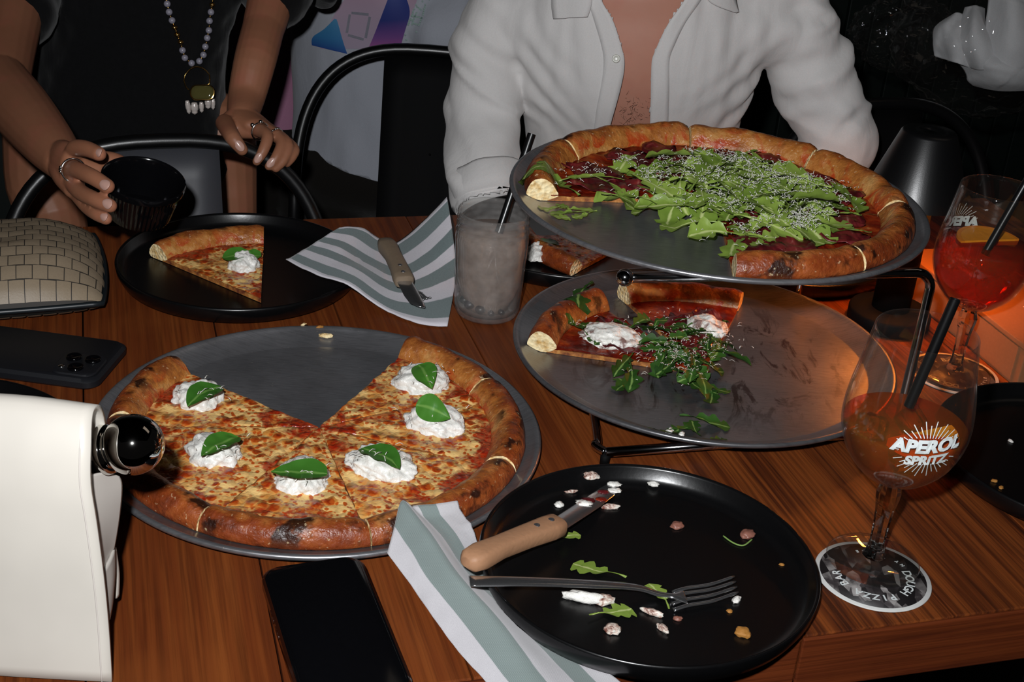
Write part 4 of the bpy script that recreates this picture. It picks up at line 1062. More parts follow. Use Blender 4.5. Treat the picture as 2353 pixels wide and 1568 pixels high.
# ------------------------------------------------------------------ scraps on the front plate
ZP = .0064
def scrap(name, label, cat, px, py, r, mat, seed, asp=1.0, rot=0.0, group='scraps on the front plate', z=ZP, sup=None):
    p = P(px, py, z); F_ = sup or PLATE_F; p.z = (F_(p.x, p.y) + max(F_(p.x + dx, p.y + dy) for dx, dy in ((r, 0), (-r, 0), (0, r), (0, -r)))) / 2 + .0001
    vs, fs = ico((0, 0, 0), 1, 3, (r * asp, r / asp, r * .55), lambda d: 1 + .35 * noise.noise(d * 1.8 + Vector((seed, 0, 0))) + .15 * noise.noise(d * 4 + Vector((0, seed, 0))))
    M = Matrix.Translation(p) @ Matrix.Rotation(rot, 4, 'Z')
    return tag(obj(name, ([M @ Vector((v.x, v.y, max(0, v.z + r * .3))) for v in vs], fs), mat, None), label, cat, group)
S = [('burrata_scrap', 'long smear of burrata under the fork on the scraped plate', 'cheese', 1345, 1380, .0092, 'burrata', 1.9, -.1),
     ('burrata_scrap', 'torn end of the burrata smear stained with sauce', 'cheese', 1388, 1384, .0066, 'scrap', 1.2, .2),
     ('burrata_scrap', 'square burrata crumb near the plate front rim', 'cheese', 1407, 1450, .0058, 'scrap', 1.0, .5),
     ('burrata_scrap', 'round white burrata bead near the far plate rim', 'cheese', 1500, 1122, .0042, 'burrata', 1.15, -.3),
     ('burrata_scrap', 'white burrata bead beside the knife blade', 'cheese', 1284, 1163, .0040, 'burrata', 1.0, .2),
     ('burrata_scrap', 'burrata scrap touching the knife edge', 'cheese', 1402, 1168, .0048, 'scrap', 1.7, .1),
     ('burrata_scrap', 'thin burrata thread behind the knife blade', 'cheese', 1312, 1134, .0030, 'scrap', 2.0, .3),
     ('burrata_scrap', 'white burrata crumb by the fork tines', 'cheese', 1692, 1381, .0038, 'burrata', 1.3, 1.0),
     ('burrata_scrap', 'pale elongated burrata crumb below the fork head', 'cheese', 1522, 1447, .0042, 'scrap', 1.5, -.9),
     ('burrata_scrap', 'faint burrata streak under the fork neck', 'cheese', 1500, 1412, .0050, 'scrap', 1.8, -.4),
     ('meat_crumb', 'pinkish meat crumb beside the knife tip', 'food crumb', 1356, 1117, .0060, 'scrap', 1.2, .2),
     ('meat_crumb', 'brown meat crumb in the middle of the plate', 'food crumb', 1556, 1211, .0050, 'pork', 1.1, .4),
     ('meat_crumb', 'brown meat crumb beside a thin green stalk', 'food crumb', 1718, 1232, .0062, 'pork', 1.1, 1.0),
     ('crust_crumb', 'golden crust crumb near the plate right rim', 'food crumb', 1707, 1458, .0058, 'toast', 1.1, -.6),
     ('crust_crumb', 'tiny golden crumb by the plate edge', 'food crumb', 1796, 1299, .0020, 'toast', 1.2, 0),
     ('crust_crumb', 'tiny reddish crumb in front of the fork tines', 'food crumb', 1676, 1406, .0022, 'toast', 1.1, 0),
     ('crust_crumb', 'tiny brown crumb below the fork', 'food crumb', 1557, 1424, .0030, 'pork', 1.2, 0)]
for k, (n_, l_, c_, px, py, r, mt, asp, rot) in enumerate(S): scrap(n_, l_, c_, px, py, r, MAT[mt], k * 3.7, asp, rot)
for px, py, k, rz, sc, lb_ in ((1432, 1335, 2, 1.0, .75, 'wilted rocket piece behind the fork handle'), (1362, 1424, 5, -.9, .8, 'bright rocket piece beside the burrata smear'), (1530, 1402, 7, .3, .6, 'rocket piece caught under the fork neck'), (1248, 1243, 3, -1.2, .5, 'small rocket piece below the knife handle')):
    tag(put_leaf('arugula', k, P(px, py, ZP + .002), (.1, 0, rz), None, sc, None, PLATE_F, .0008), lb_, 'rocket leaf', 'scraps on the front plate')
tag(obj('green_stalk', tube(cr([P(1662, 1232, ZP + .001), P(1685, 1248, ZP + .001), P(1708, 1254, ZP + .001), P(1728, 1240, ZP + .002)], 5), .0007, 6), MAT['arugula_dark'], None), 'thin curved green stalk on the scraped plate', 'stalk', 'scraps on the front plate')
for k, (px, py, r, mt, lb_) in enumerate(((2285, 1107, .0026, 'toast', 'pale crumb on the plate beside the coaster'), (2300, 1122, .0024, 'toast', 'second pale crumb on the plate beside the coaster'), (2322, 1015, .0024, 'burrata', 'white crumb on the plate beside the coaster'))):
    scrap('crumb', lb_, 'food crumb', px, py, r, MAT[mt], k * 5.1, 1.2, k, 'crumbs on the right plate', ZP, dish((.545, 1.125), .1356, 0, PLATE_TAB))
for k, (px, py, r, lb_) in enumerate(((750, 768, .0050, 'yellow cheese crumb on the bare rim of the margherita pan'), (735, 757, .0025, 'reddish crumb on the bare rim of the margherita pan'), (698, 752, .0022, 'tan crumb on the bare rim of the margherita pan'), (940, 757, .0040, 'white flaky crumb near the margherita rim end'))):
    scrap('crumb', lb_, 'food crumb', px, py, r, MAT['crumb' if k != 1 else 'toast'], k * 4.1, 1.5, k * .4, 'crumbs on the margherita pan', .0115, SUP_L)
for k, (px, py) in enumerate(((1536, 1003), (1565, 1008), (1542, 990))):
    scrap('burrata_scrap', 'white burrata drop on the stained low pan', 'cheese', px, py, .0030, MAT['burrata'], k * 3.1, 1.2, k, 'burrata drops on the low pan', .0202, SUP_O)

# ------------------------------------------------------------------ woven pouch
FC = P(240, 698, .018); a_ = math.radians(20); e1 = Vector((math.cos(a_), math.sin(a_), 0)); e2 = Vector((-math.sin(a_), math.cos(a_), 0))
PA, PB = .135, .098; PC = Vector((FC.x, FC.y, 0)) - e1 * PA * .965 + e2 * PB * .955
def pouch_pt(s, t, top=True, lift=0.0):
    sx = s * (1 - .05 * t * t) ; ty = t * (1 - .06 * s * s)
    w = max(0, 1 - abs(s) ** 3.4) ** .55 * max(0, 1 - abs(t) ** 2.8) ** .55
    dent = 1 - .16 * math.exp(-((s - .25) ** 2 / .05 + (t - .1) ** 2 / .3)) + .10 * fbm(s * 1.5 + 3, t * 1.5, 0, 2)
    z = .0175 + .046 * w * dent if top else .0175 - .0172 * w ** .5
    return PC + e1 * (sx * PA) + e2 * (ty * PB) + Vector((0, 0, z + lift))
po = thing('woven_pouch', 'taupe woven leather pouch with dark piping beside the black plate', 'pouch', PC)
n = 26
def surf(top):
    rows = [[pouch_pt(-1 + 2 * j / n, -1 + 2 * i / n, top, -.0008 if top else .0004) for j in range(n + 1)] for i in range(n + 1)]
    v, f = gridmesh(rows); return (v, f if top else [tuple(reversed(q)) for q in f])
obj('shell', join(surf(True), surf(False)), MAT['woven_gap'], po)
def arc(k): # border parameter
    pts = []
    for i in range(n + 1): pts.append((-1 + 2 * i / n, -1))
    for i in range(1, n + 1): pts.append((1, -1 + 2 * i / n))
    for i in range(1, n + 1): pts.append((1 - 2 * i / n, 1))
    return pts
obj('piping', tube([pouch_pt(s, t) for s, t in arc(0)], .0032, 8), MAT['piping'], po)
rnd = random.Random(9); NS, NTT = 17, 12
def wpatch(s0, s1, t0, t1, top, wide):
    rows = []
    for i in range(4):
        row = []
        for j in range(4):
            s = s0 + (s1 - s0) * j / 3; t = t0 + (t1 - t0) * i / 3
            dome = .0006 * math.sin(PI * (.15 + .7 * i / 3)) * math.sin(PI * (.15 + .7 * j / 3)) * (1 if top else -1)
            row.append(pouch_pt(s, t, top, dome))
        rows.append(row)
    v, f = gridmesh(rows); obj('leather_strip', (v, f if top else [tuple(reversed(q)) for q in f]), MAT['woven'], po)
for i in range(NTT):
    for j in range(NS + 1):
        ds, dt = 2 / NS, 2 / NTT; s0, t0 = -1 + (j - .5 * (i % 2)) * ds, -1 + i * dt
        if s0 + ds < -.35: continue
        k = (i + j) % 2; g1, g2 = (.018, .045) if k else (.04, .018)
        wpatch(max(-.985, s0 + ds * g1), min(.985, s0 + ds * (1 - g1)), max(-.985, t0 + dt * g2), min(.985, t0 + dt * (1 - g2)), True, k)
for j in range(NS):
    ds = 2 / NS; s0 = -1 + j * ds
    if s0 + ds < -.35: continue
    for t0, t1 in ((-.985, -.90), (-.89, -.78)): wpatch(max(-.985, s0 + .008), min(.985, s0 + ds - .008), t0, t1, False, 0)
zp = P(-2, 585, .03); obj('zip_pull', tube(cr([P(8, 560, .045), P(2, 575, .045), P(4, 592, .040)], 4), .0018, 8), MAT['gold'], po)

# ------------------------------------------------------------------ white handbag with a ball clasp
hb = thing('handbag', 'white leather handbag with a polished ball clasp at the table edge', 'handbag', (-.42, .76, 0))
def bag_section(f, x0, inset=0.0):
    return None
# front flap: a curved sheet from the top roll down
def fx(px, py, y): return Q(px, py, y)
edge = [(213, 953, .775), (209, 1030, .760), (209, 1113, .752), (222, 1198, .747), (239, 1326, .740), (250, 1440, .733), (259, 1580, .722)]
cols = []
for k in range(9):
    u = k / 8; row = []
    for (px, py, y) in edge:
        p = Q(px, py, y); q = p + Vector((-.34 * u, -.012 * math.sin(u * PI) + .02 * u, .004 * math.sin(u * 9) if py < 1000 else 0)); row.append(q)
    top = row[0]
    row = [top + Vector((-.003, .030, -.055)), top + Vector((-.001, .026, -.022)), top + Vector((0, .014, -.003))] + row
    row[-1].z = max(row[-1].z, .002)
    cols.append(row)
rows = patch(cols, 4)
obj('flap', gridmesh(rows), MAT['leather_white'], hb, solid=.004)
obj('edge_stitching', tube([p + Vector((-.0065, -.0022, 0)) for p in rows[0][8:]], .0007, 6), MAT['leather_side'], hb)
# body behind the flap with folded side gusset
gx = [(217, 1010, .775), (270, 1085, .80), (279, 1115, .80), (273, 1180, .797), (260, 1262, .79), (245, 1320, .775)]
gus = [[(206, 1092, .772), (240, 1086, .786), (272, 1094, .800)], [(208, 1130, .770), (248, 1122, .788), (279, 1116, .802)], [(218, 1190, .766), (252, 1184, .785), (274, 1178, .798)], [(228, 1262, .760), (248, 1258, .778), (261, 1258, .788)], [(237, 1325, .755), (242, 1322, .765), (246, 1318, .772)]]
obj('gusset', gridmesh(patch([[Q(*q) for q in r] for r in gus], 5)), MAT['leather_side'], hb, solid=.002)
gus = [[(236, 1312, .756), (252, 1284, .772), (261, 1262, .786)], [(244, 1370, .752), (256, 1340, .765), (262, 1318, .778)], [(250, 1425, .748), (254, 1405, .758), (257, 1385, .766)]]
obj('gusset_fold', gridmesh(patch([[Q(*q) for q in r] for r in gus], 4)), MAT['leather_side'], hb, solid=.002)
obj('body', boxm((-.60, .762, .001), (-.278, .806, .120), None, .012), MAT['leather_side'], hb)
obj('strap', tube(cr([Q(262, 1262, .80), Q(270, 1320, .795), Q(269, 1372, .79)], 5), [(.0012, .0040)] * 11, 8), MAT['leather_white'], hb)
bc = Q(306, 1022, .790); br = 71 * (bc - CAM).dot(FWD) / FPX
bl_ = obj('ball_clasp', ico(bc, br, 5), MAT['mirror'], hb)
nk = Q(236, 1035, .792); dn = (nk - bc).normalized()
Mz = dn.to_track_quat('Z', 'Y').to_matrix().to_4x4(); Mz.translation = bc
obj('clasp_collar', xf(revolve([(br * .62, br * .74), (br * .80, br * .80), (br * .84, br * 1.02), (br * .70, br * 1.08), (br * .3, br * 1.1)], 40, (0, 0, 0), False, True), Mz), MAT['mirror'], hb)
# ------------------------------------------------------------------ chairs
from mathutils.bvhtree import BVHTree
def project(p):
    d = Vector(p) - CAM; k = d.dot(FWD); return (W_ / 2 + FPX * d.dot(RGT) / k, H_ / 2 - FPX * d.dot(UPV) / k)
def make_chair(label, top, yaw, slat_mat, hw=.205):
    """metal cafe chair; top = world point of the top of the back arch; yaw turns its back direction"""
    e = thing('metal_chair', label, 'chair', (top.x, top.y, FLOORZ), 'black metal cafe chairs')
    bx = Vector((math.cos(yaw), math.sin(yaw), 0)); by = Vector((-math.sin(yaw), math.cos(yaw), 0))
    HT = top.z - FLOORZ
    def L(x, y, z): return Vector((top.x, top.y, FLOORZ)) + bx * x + by * y + Vector((0, 0, z))
    lean = lambda z: -.11 * (1 - (z - .45) / (HT - .45)) if z > .45 else -.11 - .04 * (z - .45) / .45 * -1
    arch = []
    for i in range(-20, 21):
        a = i / 20 * PI / 2; sx = math.copysign(abs(math.sin(a)) ** .72, a); cz = max(0, math.cos(a)) ** .72
        z = .60 + (HT - .60) * cz; arch.append(L(sx * hw, lean(z), z))
    pts = [L(-hw * .98, lean(.45), .45)] + arch + [L(hw * .98, lean(.45), .45)]
    obj('back_arch', tube(pts, .0098, 12), MAT['black_metal'], e)
    rows = []
    for i in range(9):
        z = .46 + (HT - .46 - .004) * i / 8
        rows.append([L(u * .070, lean(z) + .010 * (1 - u * u) - .004, z - (.004 * u * u if i == 8 else 0)) for u in (-1, -.5, 0, .5, 1)])
    obj('back_slat', gridmesh(rows), slat_mat, e, solid=.0022)
    for zz in (.60,): obj('rivet', ico(L(.012, lean(zz) + .001, zz + .08), .0016, 2), MAT['matte_black'], e)
    sr = []
    for i in range(2):
        sr.append([L(x * .19 * (1 if i else 1), 0, 0) for x in (-1, 1)])
    lp = []
    for z, s in ((.435, .96), (.438, 1.0), (.447, 1.0), (.452, .97)):
        lp.append([L(x * s, -.29 + y * s, z) for x, y in rrect(.36 * hw / .205, .36, .05, 6)])
    obj('seat', loft(lp), MAT['black_metal'], e, sharp=40)
    for sx, y0 in ((-1, -.44), (1, -.44), (-1, -.13), (1, -.13)):
        y1 = y0 - .03 if y0 < -.3 else y0 + .07
        obj('leg', tube([L(sx * .165 * hw / .205, y0, .438), L(sx * .20 * hw / .205, y1, .0)], [.016, .011], 10), MAT['black_metal'], e)
    return e
TOPZ = .072
cW = P(372, 324, TOPZ); cM = P(985, 116, TOPZ); cR = P(2030, 238, TOPZ)
make_chair('black metal chair under the resting ringed hand, behind the pouch', cW, YAW + .05, MAT['lit_slat'])
make_chair('empty black metal chair between the black dress and the white shirt', cM, .05, MAT['matte_black'])
make_chair('black metal chair behind the table lamp by the green wall', cR, YAW + .05, MAT['matte_black'])
cS = Vector((.185, 2.225, TOPZ)); make_chair('black metal chair that the person in the white shirt sits on', cS, .1, MAT['matte_black'], .145)

# ------------------------------------------------------------------ people: helpers
def skin_mat(name, c0, c1, red):
    t = NT(name); co = t.co(); n1 = t.noise(co, 14, 4); n2 = t.noise(co, 500, 2)
    c = t.mix(n1, lin(c0), lin(c1)); c = t.mix(t.ramp(t.noise(co, 26, 2), [(.5, 0), (.75, .35)]), c, lin(red))
    t.set(base=c, rough=.48, spec=.35, sss=.12, sssr=(.012, .005, .003), ssss=.4, normal=t.bump(n2, .12, .0005)); return t.m
MAT['skin_w'] = skin_mat('tanned_skin', '#8a5a42', '#9a684e', '#a55f4e')
MAT['skin_m'] = skin_mat('pinkish_skin', '#b27c68', '#bf8c79', '#b06a59')
MAT['nail'] = plain('fingernail', '#c39a8c', .25, 0, spec=.5)
def cloth_mat(name, c0, c1, rough=.85, weave=700, fold=.0):
    t = NT(name); co = t.co(); n1 = t.noise(co, weave, 2); n2 = t.noise(t.co('Object', (30, 30, 9)), 1, 3, .6, .5)
    t.set(base=t.mix(n1, lin(c0), lin(c1)), rough=rough, spec=.15, sheen=.15, normal=t.bump(n2, .35, .004, t.bump(n1, .25, .0006))); return t.m
MAT['shirt'] = cloth_mat('white_linen_shirt', '#cbc8c6', '#dad7d5')
MAT['dress'] = cloth_mat('black_crinkled_dress', '#030304', '#0a0a0c', .9, 160)
MAT['tee'] = cloth_mat('light_grey_tee', '#999ca5', '#a6a9b2')
MAT['pink'] = cloth_mat('pink_top', '#a4708c', '#b07d98')
MAT['trousers'] = cloth_mat('dark_trousers', '#0e0c0a', '#17130f')
def capsule(pts, rad, n=20, m=5, up=None):
    path = cr(pts, m); R = []
    if isinstance(rad[0], (tuple, list)): a = crs([r[0] for r in rad], m); b = crs([r[1] for r in rad], m); R = list(zip(a, b))
    else: R = [(r, r) for r in crs(rad, m)]
    t0 = (path[0] - path[1]).normalized(); t1 = (path[-1] - path[-2]).normalized()
    pre, post, pr, qr = [], [], [], []
    for k in (4, 3, 2, 1):
        a = PI / 2 * k / 4.15; rr = min(R[0]); pre.append(path[0] + t0 * rr * math.sin(a)); pr.append((R[0][0] * math.cos(a), R[0][1] * math.cos(a)))
    for k in (1, 2, 3, 4):
        a = PI / 2 * k / 4.15; rr = min(R[-1]); post.append(path[-1] + t1 * rr * math.sin(a)); qr.append((R[-1][0] * math.cos(a), R[-1][1] * math.cos(a)))
    return tube(pre + path + post, pr + R + qr, n, True, up)
def fuse(vf, voxel, smooth_it=4, factor=.5):
    """union of overlapping shapes as one continuous smooth surface"""
    me = bpy.data.meshes.new('fuse'); me.from_pydata([tuple(v) for v in vf[0]], [], vf[1]); me.update()
    ob = bpy.data.objects.new('fuse', me); COL.objects.link(ob)
    md = ob.modifiers.new('r', 'REMESH'); md.mode = 'VOXEL'; md.voxel_size = voxel
    ms = ob.modifiers.new('s', 'SMOOTH'); ms.iterations = smooth_it; ms.factor = factor
    bpy.context.view_layer.update(); dg = bpy.context.evaluated_depsgraph_get()
    m2 = bpy.data.meshes.new_from_object(ob.evaluated_get(dg))
    vs = [v.co.copy() for v in m2.vertices]; ns = [v.normal.copy() for v in m2.vertices]; fs = [tuple(p.vertices) for p in m2.polygons]
    bpy.data.objects.remove(ob); bpy.data.meshes.remove(me); bpy.data.meshes.remove(m2)
    return vs, ns, fs
def in_poly(x, y, poly):
    c = False; n = len(poly)
    for i in range(n):
        x0, y0 = poly[i]; x1, y1 = poly[i - 1]
        if (y0 > y) != (y1 > y) and x < (x1 - x0) * (y - y0) / (y1 - y0) + x0: c = not c
    return c
def snap(bvh, px, py, lift):
    d = ray(px, py).normalized(); h = bvh.ray_cast(CAM, d)
    if h[0] is None: h = bvh.find_nearest(K(px, py, 1.9))
    n = h[1] if h[1].dot(d) < 0 else -h[1]
    return h[0] + n * lift
def ribbon(bvh, A, B, lift, m=6, cols=5, edge=0.0):
    """strip of cloth lying on a surface between two lines"""
    A = cr([Vector((x, y, 0)) for x, y in A], m); B = cr([Vector((x, y, 0)) for x, y in B], m); rows = []
    for a, b in zip(A, B):
        row = []
        for j in range(cols):
            f = j / (cols - 1); q = a + (b - a) * f
            row.append(snap(bvh, q.x, q.y, lift))
        rows.append(row)
    # even the strip out a little
    for _ in range(3):
        rows = [[(rows[max(i - 1, 0)][j] + rows[i][j] * 2 + rows[min(i + 1, len(rows) - 1)][j]) / 4 for j in range(cols)] for i in range(len(rows))]
    return gridmesh(rows)
def nail(parent, p, along, w=.0042, l=.0060, toward=None):
    a = along.normalized(); n = (CAM - p).normalized() if toward is None else toward; n = (n - a * n.dot(a)).normalized(); b = a.cross(n)
    M = Matrix((a, b, n)).transposed().to_4x4(); M.translation = p
    vs, fs = ico((0, 0, 0), 1, 3, (1, 1, 1), None)
    vs = [M @ Vector((v.x * l, v.y * w, v.z * .0012 - .0018 * (v.y ** 2))) for v in vs]
    return obj('fingernail', (vs, fs), MAT['nail'], parent)
def ring_band(p, along, r, wr=.0011):
    a = along.normalized(); u = a.orthogonal().normalized(); w = a.cross(u)
    return tube([p + (u * math.cos(t) + w * math.sin(t)) * r for t in [2 * PI * k / 28 for k in range(29)]], wr, 8, False)

# ------------------------------------------------------------------ seated person in a white shirt
YM = 1.92
def S3(px, py, y): return Q(px, py, y)
man = thing('person', 'seated person in an open white linen shirt, behind the pizza stand', 'person', (.17, 2.0, FLOORZ + .452))
hipc = Vector((.175, 1.985, -.186))
def torso(grow):
    neck = S3(1470, -150, 1.875); chest_t = S3(1465, -15, 1.885); chest = S3(1462, 120, 1.905); belly = S3(1452, 300, 1.95)
    g = grow
    return join(capsule([hipc + Vector((0, .01, -.02)), belly, chest, chest_t], [(.105 + g, .150 + g), (.098 + g, .152 + g), (.106 + g, .172 + g), (.088 + g, .150 + g)], 36, 6, (0, -1, 0)),
                capsule([S3(1200, 22, 1.915), S3(1330, -25, 1.895), S3(1470, -45, 1.885), S3(1640, -30, 1.90), S3(1790, 12, 1.92)], [.050 + g, .060 + g, .066 + g, .060 + g, .050 + g], 24, 5),
                capsule([S3(1215, 60, 1.90), S3(1330, 70, 1.885), S3(1465, 60, 1.88), S3(1620, 66, 1.888), S3(1770, 60, 1.905)], [.050 + g, .066 + g, .072 + g, .066 + g, .050 + g], 24, 5))
armR = [S3(1165, 22, 1.915), S3(1132, 120, 1.905), S3(1112, 250, 1.885), S3(1108, 320, 1.86)]; foreR = [S3(1108, 320, 1.86), S3(1120, 405, 1.81), S3(1132, 468, 1.78)]
armL = [S3(1812, 15, 1.92), S3(1850, 130, 1.915), S3(1905, 260, 1.908), S3(1932, 330, 1.900)]; foreL = [S3(1932, 330, 1.900), S3(1932, 330, 1.900) + Vector((-.022, .004, -.060)), S3(1932, 330, 1.900) + Vector((-.055, .004, -.115))]
handR = [foreR[-1] + Vector((0, .01, -.02)), foreR[-1] + Vector((.05, .02, -.075)), foreR[-1] + Vector((.12, .02, -.100))]; handL = [foreL[-1], foreL[-1] + Vector((-.045, -.01, -.050)), foreL[-1] + Vector((-.105, -.03, -.072))]
thR = [hipc + Vector((-.075, 0, -.045)), hipc + Vector((-.068, -.25, -.050)), hipc + Vector((-.068, -.40, -.075)), Vector((.107, 1.59, -.52)), Vector((.107, 1.61, FLOORZ + .046))]
thL = [Vector((2 * hipc.x - p.x, p.y, p.z)) for p in thR]
neckc = capsule([S3(1470, -30, 1.885), S3(1475, -170, 1.885), S3(1480, -300, 1.87)], [.062, .056, .060], 20, 4)
bodyv = join(torso(-.008), neckc, capsule(armR, [.040, .042, .038, .036]), capsule(foreR[:2], [.036, .030]), capsule(armL, [.040, .042, .038, .036]), capsule(foreL, [.036, .035, .028]))
vs, ns, fs = fuse(bodyv, .0055, 6)
obj('body', (vs, fs), MAT['skin_m'], man)
# lower limbs and hands out of sight under the table, in dark trousers
vs, ns, fs = fuse(join(capsule(thR, [.070, .068, .060, .054, .045]), capsule(thL, [.070, .068, .060, .054, .045]), capsule([hipc + Vector((-.07, 0, -.02)), hipc + Vector((.07, 0, -.02))], [.105, .105])), .012, 4)
obj('trousers', (vs, fs), MAT['trousers'], man)
for hnd, s in ((handR, 1), (handL, -1)):
    parts = [capsule(hnd[:2], [.028, .024]), capsule([hnd[1], hnd[1] + (hnd[2] - hnd[1]) * .55], [(.014, .030), (.015, .040)], 16, 4)]
    dd = (hnd[2] - hnd[1]).normalized(); sd = dd.cross(Vector((0, -1, 0))).normalized(); pb = hnd[1] + (hnd[2] - hnd[1]) * .6
    for k, ln in enumerate((.062, .075, .070, .055)): parts.append(capsule([pb + sd * (k - 1.5) * .018, pb + sd * (k - 1.5) * .020 + dd * ln * .5 + Vector((0, -.006, 0)), pb + sd * (k - 1.5) * .020 + dd * ln + Vector((0, .006, 0))], [.0095, .0088, .0075], 10, 3))
    parts.append(capsule([hnd[1] + dd * .02 + sd * .025 * s, hnd[1] + dd * .05 + sd * .05 * s, hnd[1] + dd * .08 + sd * .055 * s], [.011, .0105, .009], 10, 3))
    vs, ns, fs = fuse(join(*parts), .004, 3); obj('hand', (vs, fs), MAT['skin_m'], man)
# the shirt
sl = .012
shv = join(torso(.006), capsule(armR, [.054, .055, .052, .051], 28), capsule(foreR, [.051, .051, .050], 28), capsule(armL, [.054, .056, .054, .053], 28), capsule(foreL, [.053, .052, .050], 28))
vs, ns, fs = fuse(shv, .0045, 7)
def seg_d(p, a, b):
    t = max(0, min(1, (p - a).dot(b - a) / (b - a).length_squared)); return (p - (a + (b - a) * t)).length, t
def folds(p, n):
    dR = min(seg_d(p, armR[0], armR[2])[0], seg_d(p, armR[2], foreR[-1])[0]); dL = min(seg_d(p, armL[0], armL[2])[0], seg_d(p, armL[2], foreL[-1])[0]); d = min(dR, dL)
    arm = max(0, min(1, (.085 - d) / .03))
    u = p.z + .55 * p.x * (1 if dR < dL else -1)
    fa = .0042 * math.sin(u * 95 + 5 * noise.noise(p * 9)) * max(0, .35 + noise.noise(p * 11 + Vector((3, 0, 0)))) + .0040 * noise.noise(Vector((p.x * 16, p.y * 16, u * 34)))
    pit = 1.2 * math.exp(-((p - S3(1205, 170, 1.87)).length / .07) ** 2) + 1.2 * math.exp(-((p - S3(1745, 200, 1.88)).length / .07) ** 2)
    ft = .0045 * noise.noise(Vector((p.x * 26 + p.z * 4, p.y * 10, p.z * 5))) + .0022 * noise.noise(Vector((p.x * 60, p.y * 20, p.z * 10 + 5)))
    ft += pit * .003 * math.sin((p.z - abs(p.x - .17)) * 150 + 3 * noise.noise(p * 12))
    rdg = max(0, 1 - 5 * abs(noise.noise(Vector((p.x * 7 + 2, p.y * 7, u * 15))))) * .0045 + max(0, 1 - 5 * abs(noise.noise(Vector((p.x * 5 + 7, p.y * 5, (p.z - .8 * (u - p.z)) * 12))))) * .0035
    return arm * (fa * 1.2 + rdg) + (1 - arm) * ft
vs2 = [v + n * folds(v, n) for v, n in zip(vs, ns)]
open_poly = [(1360, -400), (1372, -60), (1381, 0), (1407, 43), (1427, 108), (1433, 143), (1427, 186), (1412, 243), (1401, 288), (1392, 345), (1494, 345), (1494, 284), (1498, 208), (1498, 143), (1507, 115), (1537, 52), (1572, 0), (1600, -60), (1610, -400)]
keep = []
pj = [project(v) for v in vs2]
for f in fs:
    c = sum((vs2[i] for i in f), Vector()) / len(f); nn = ns[f[0]]
    x, y = sum(pj[i][0] for i in f) / len(f), sum(pj[i][1] for i in f) / len(f)
    if nn.dot(CAM - c) > 0 and in_poly(x, y, open_poly): continue
    if y < -75 and abs(x - 1472) < 95 : continue           # neck hole
    # open sleeve ends
    e1d = (c - foreR[-1]).dot((foreR[-1] - foreR[-2]).normalized()); e2d = (c - foreL[-1]).dot((foreL[-1] - foreL[-2]).normalized())
    if e1d > .006 and (c - foreR[-1]).length < .09: continue
    if e2d > .006 and (c - foreL[-1]).length < .09: continue
    keep.append(f)
bvh = BVHTree.FromPolygons(vs2, fs)
used = sorted({i for f in keep for i in f}); mp = {i: k for k, i in enumerate(used)}
shirt = obj('shirt', ([vs2[i] for i in used], [tuple(mp[i] for i in f) for f in keep]), MAT['shirt'], man, solid=.0012)
eL = [(1366, -60), (1381, 0), (1407, 43), (1427, 108), (1433, 143), (1427, 186), (1412, 243), (1401, 288), (1392, 345)]
obj('placket', ribbon(bvh, [(x + 2, y) for x, y in eL], [(1340, -60), (1352, 0), (1366, 45), (1384, 108), (1388, 143), (1383, 186), (1372, 243), (1366, 288), (1360, 345)], .0035), MAT['shirt'], man, solid=.0014)
eR = [(1606, -60), (1572, 0), (1537, 52), (1507, 115), (1498, 143), (1498, 208), (1494, 284), (1494, 345)]
obj('placket', ribbon(bvh, [(x - 2, y) for x, y in eR], [(1640, -60), (1606, 2), (1570, 56), (1542, 115), (1536, 145), (1536, 208), (1534, 284), (1534, 345)], .0035), MAT['shirt'], man, solid=.0014)
obj('collar', ribbon(bvh, [(1372, -60), (1366, -20), (1362, 10), (1352, 37)], [(1276, -60), (1275, -20), (1275, 15), (1280, 43)], .010, 6, 7), MAT['shirt'], man, solid=.0018)
obj('collar', ribbon(bvh, [(1604, -60), (1602, -25), (1626, 4), (1682, 31)], [(1690, -70), (1680, -40), (1676, -5), (1684, 30)], .010, 6, 7), MAT['shirt'], man, solid=.0018)
bp_ = snap(bvh, 1417, 132, .006); bn = (CAM - bp_).normalized(); Mz = bn.to_track_quat('Z', 'Y').to_matrix().to_4x4(); Mz.translation = bp_
obj('button', xf(revolve([(.0005, 0), (.005, 0), (.0055, .001), (.005, .002), (.0036, .0014), (.0005, .0013)], 20), Mz), plain('shirt_button', '#c9c8bd', .3), man)
for path in (foreR, foreL):
    d = (path[-1] - path[-2]).normalized(); q = path[-1]
    ps = [q - d * .045, q - d * .040, q - d * .018, q - d * .002, q + d * .003, q - d * .004]
    v_, f_ = tube(ps, [.0535, .0560, .0565, .0555, .0525, .0490], 40, False)
    v_ = [v + (v - q).normalized() * .0030 * noise.noise(v * 40) for v in v_]
    obj('rolled_cuff', (v_, f_), MAT['shirt'], man, solid=.0015)
MAT['hair_b'] = plain('brown_body_hair', '#4a3226', .6)
rnd = random.Random(4); hv, hf = [], []
bb = BVHTree.FromPolygons(*[[Vector(v) for v in man.children[0].data.vertices and [x.co + ORG[man] for x in man.children[0].data.vertices]], [tuple(p.vertices) for p in man.children[0].data.polygons]])
for k in range(110):
    px, py = rnd.gauss(1447, 22), rnd.gauss(262, 24)
    if py > 330 or py < 205: continue
    p = snap(bb, px, py, .0004); d = Vector((rnd.uniform(-1, 1), -.25, rnd.uniform(-1, .2))) * .007; s = Vector((.00009, 0, .00009)); n = len(hv)
    hv += [p - s, p + s, p + d * .6 + s * .5 + Vector((0, -.002, 0)), p + d]; hf += [(n, n + 1, n + 2), (n, n + 2, n + 3)]
obj('chest_hair', (hv, hf), MAT['hair_b'], man, kind='stuff')

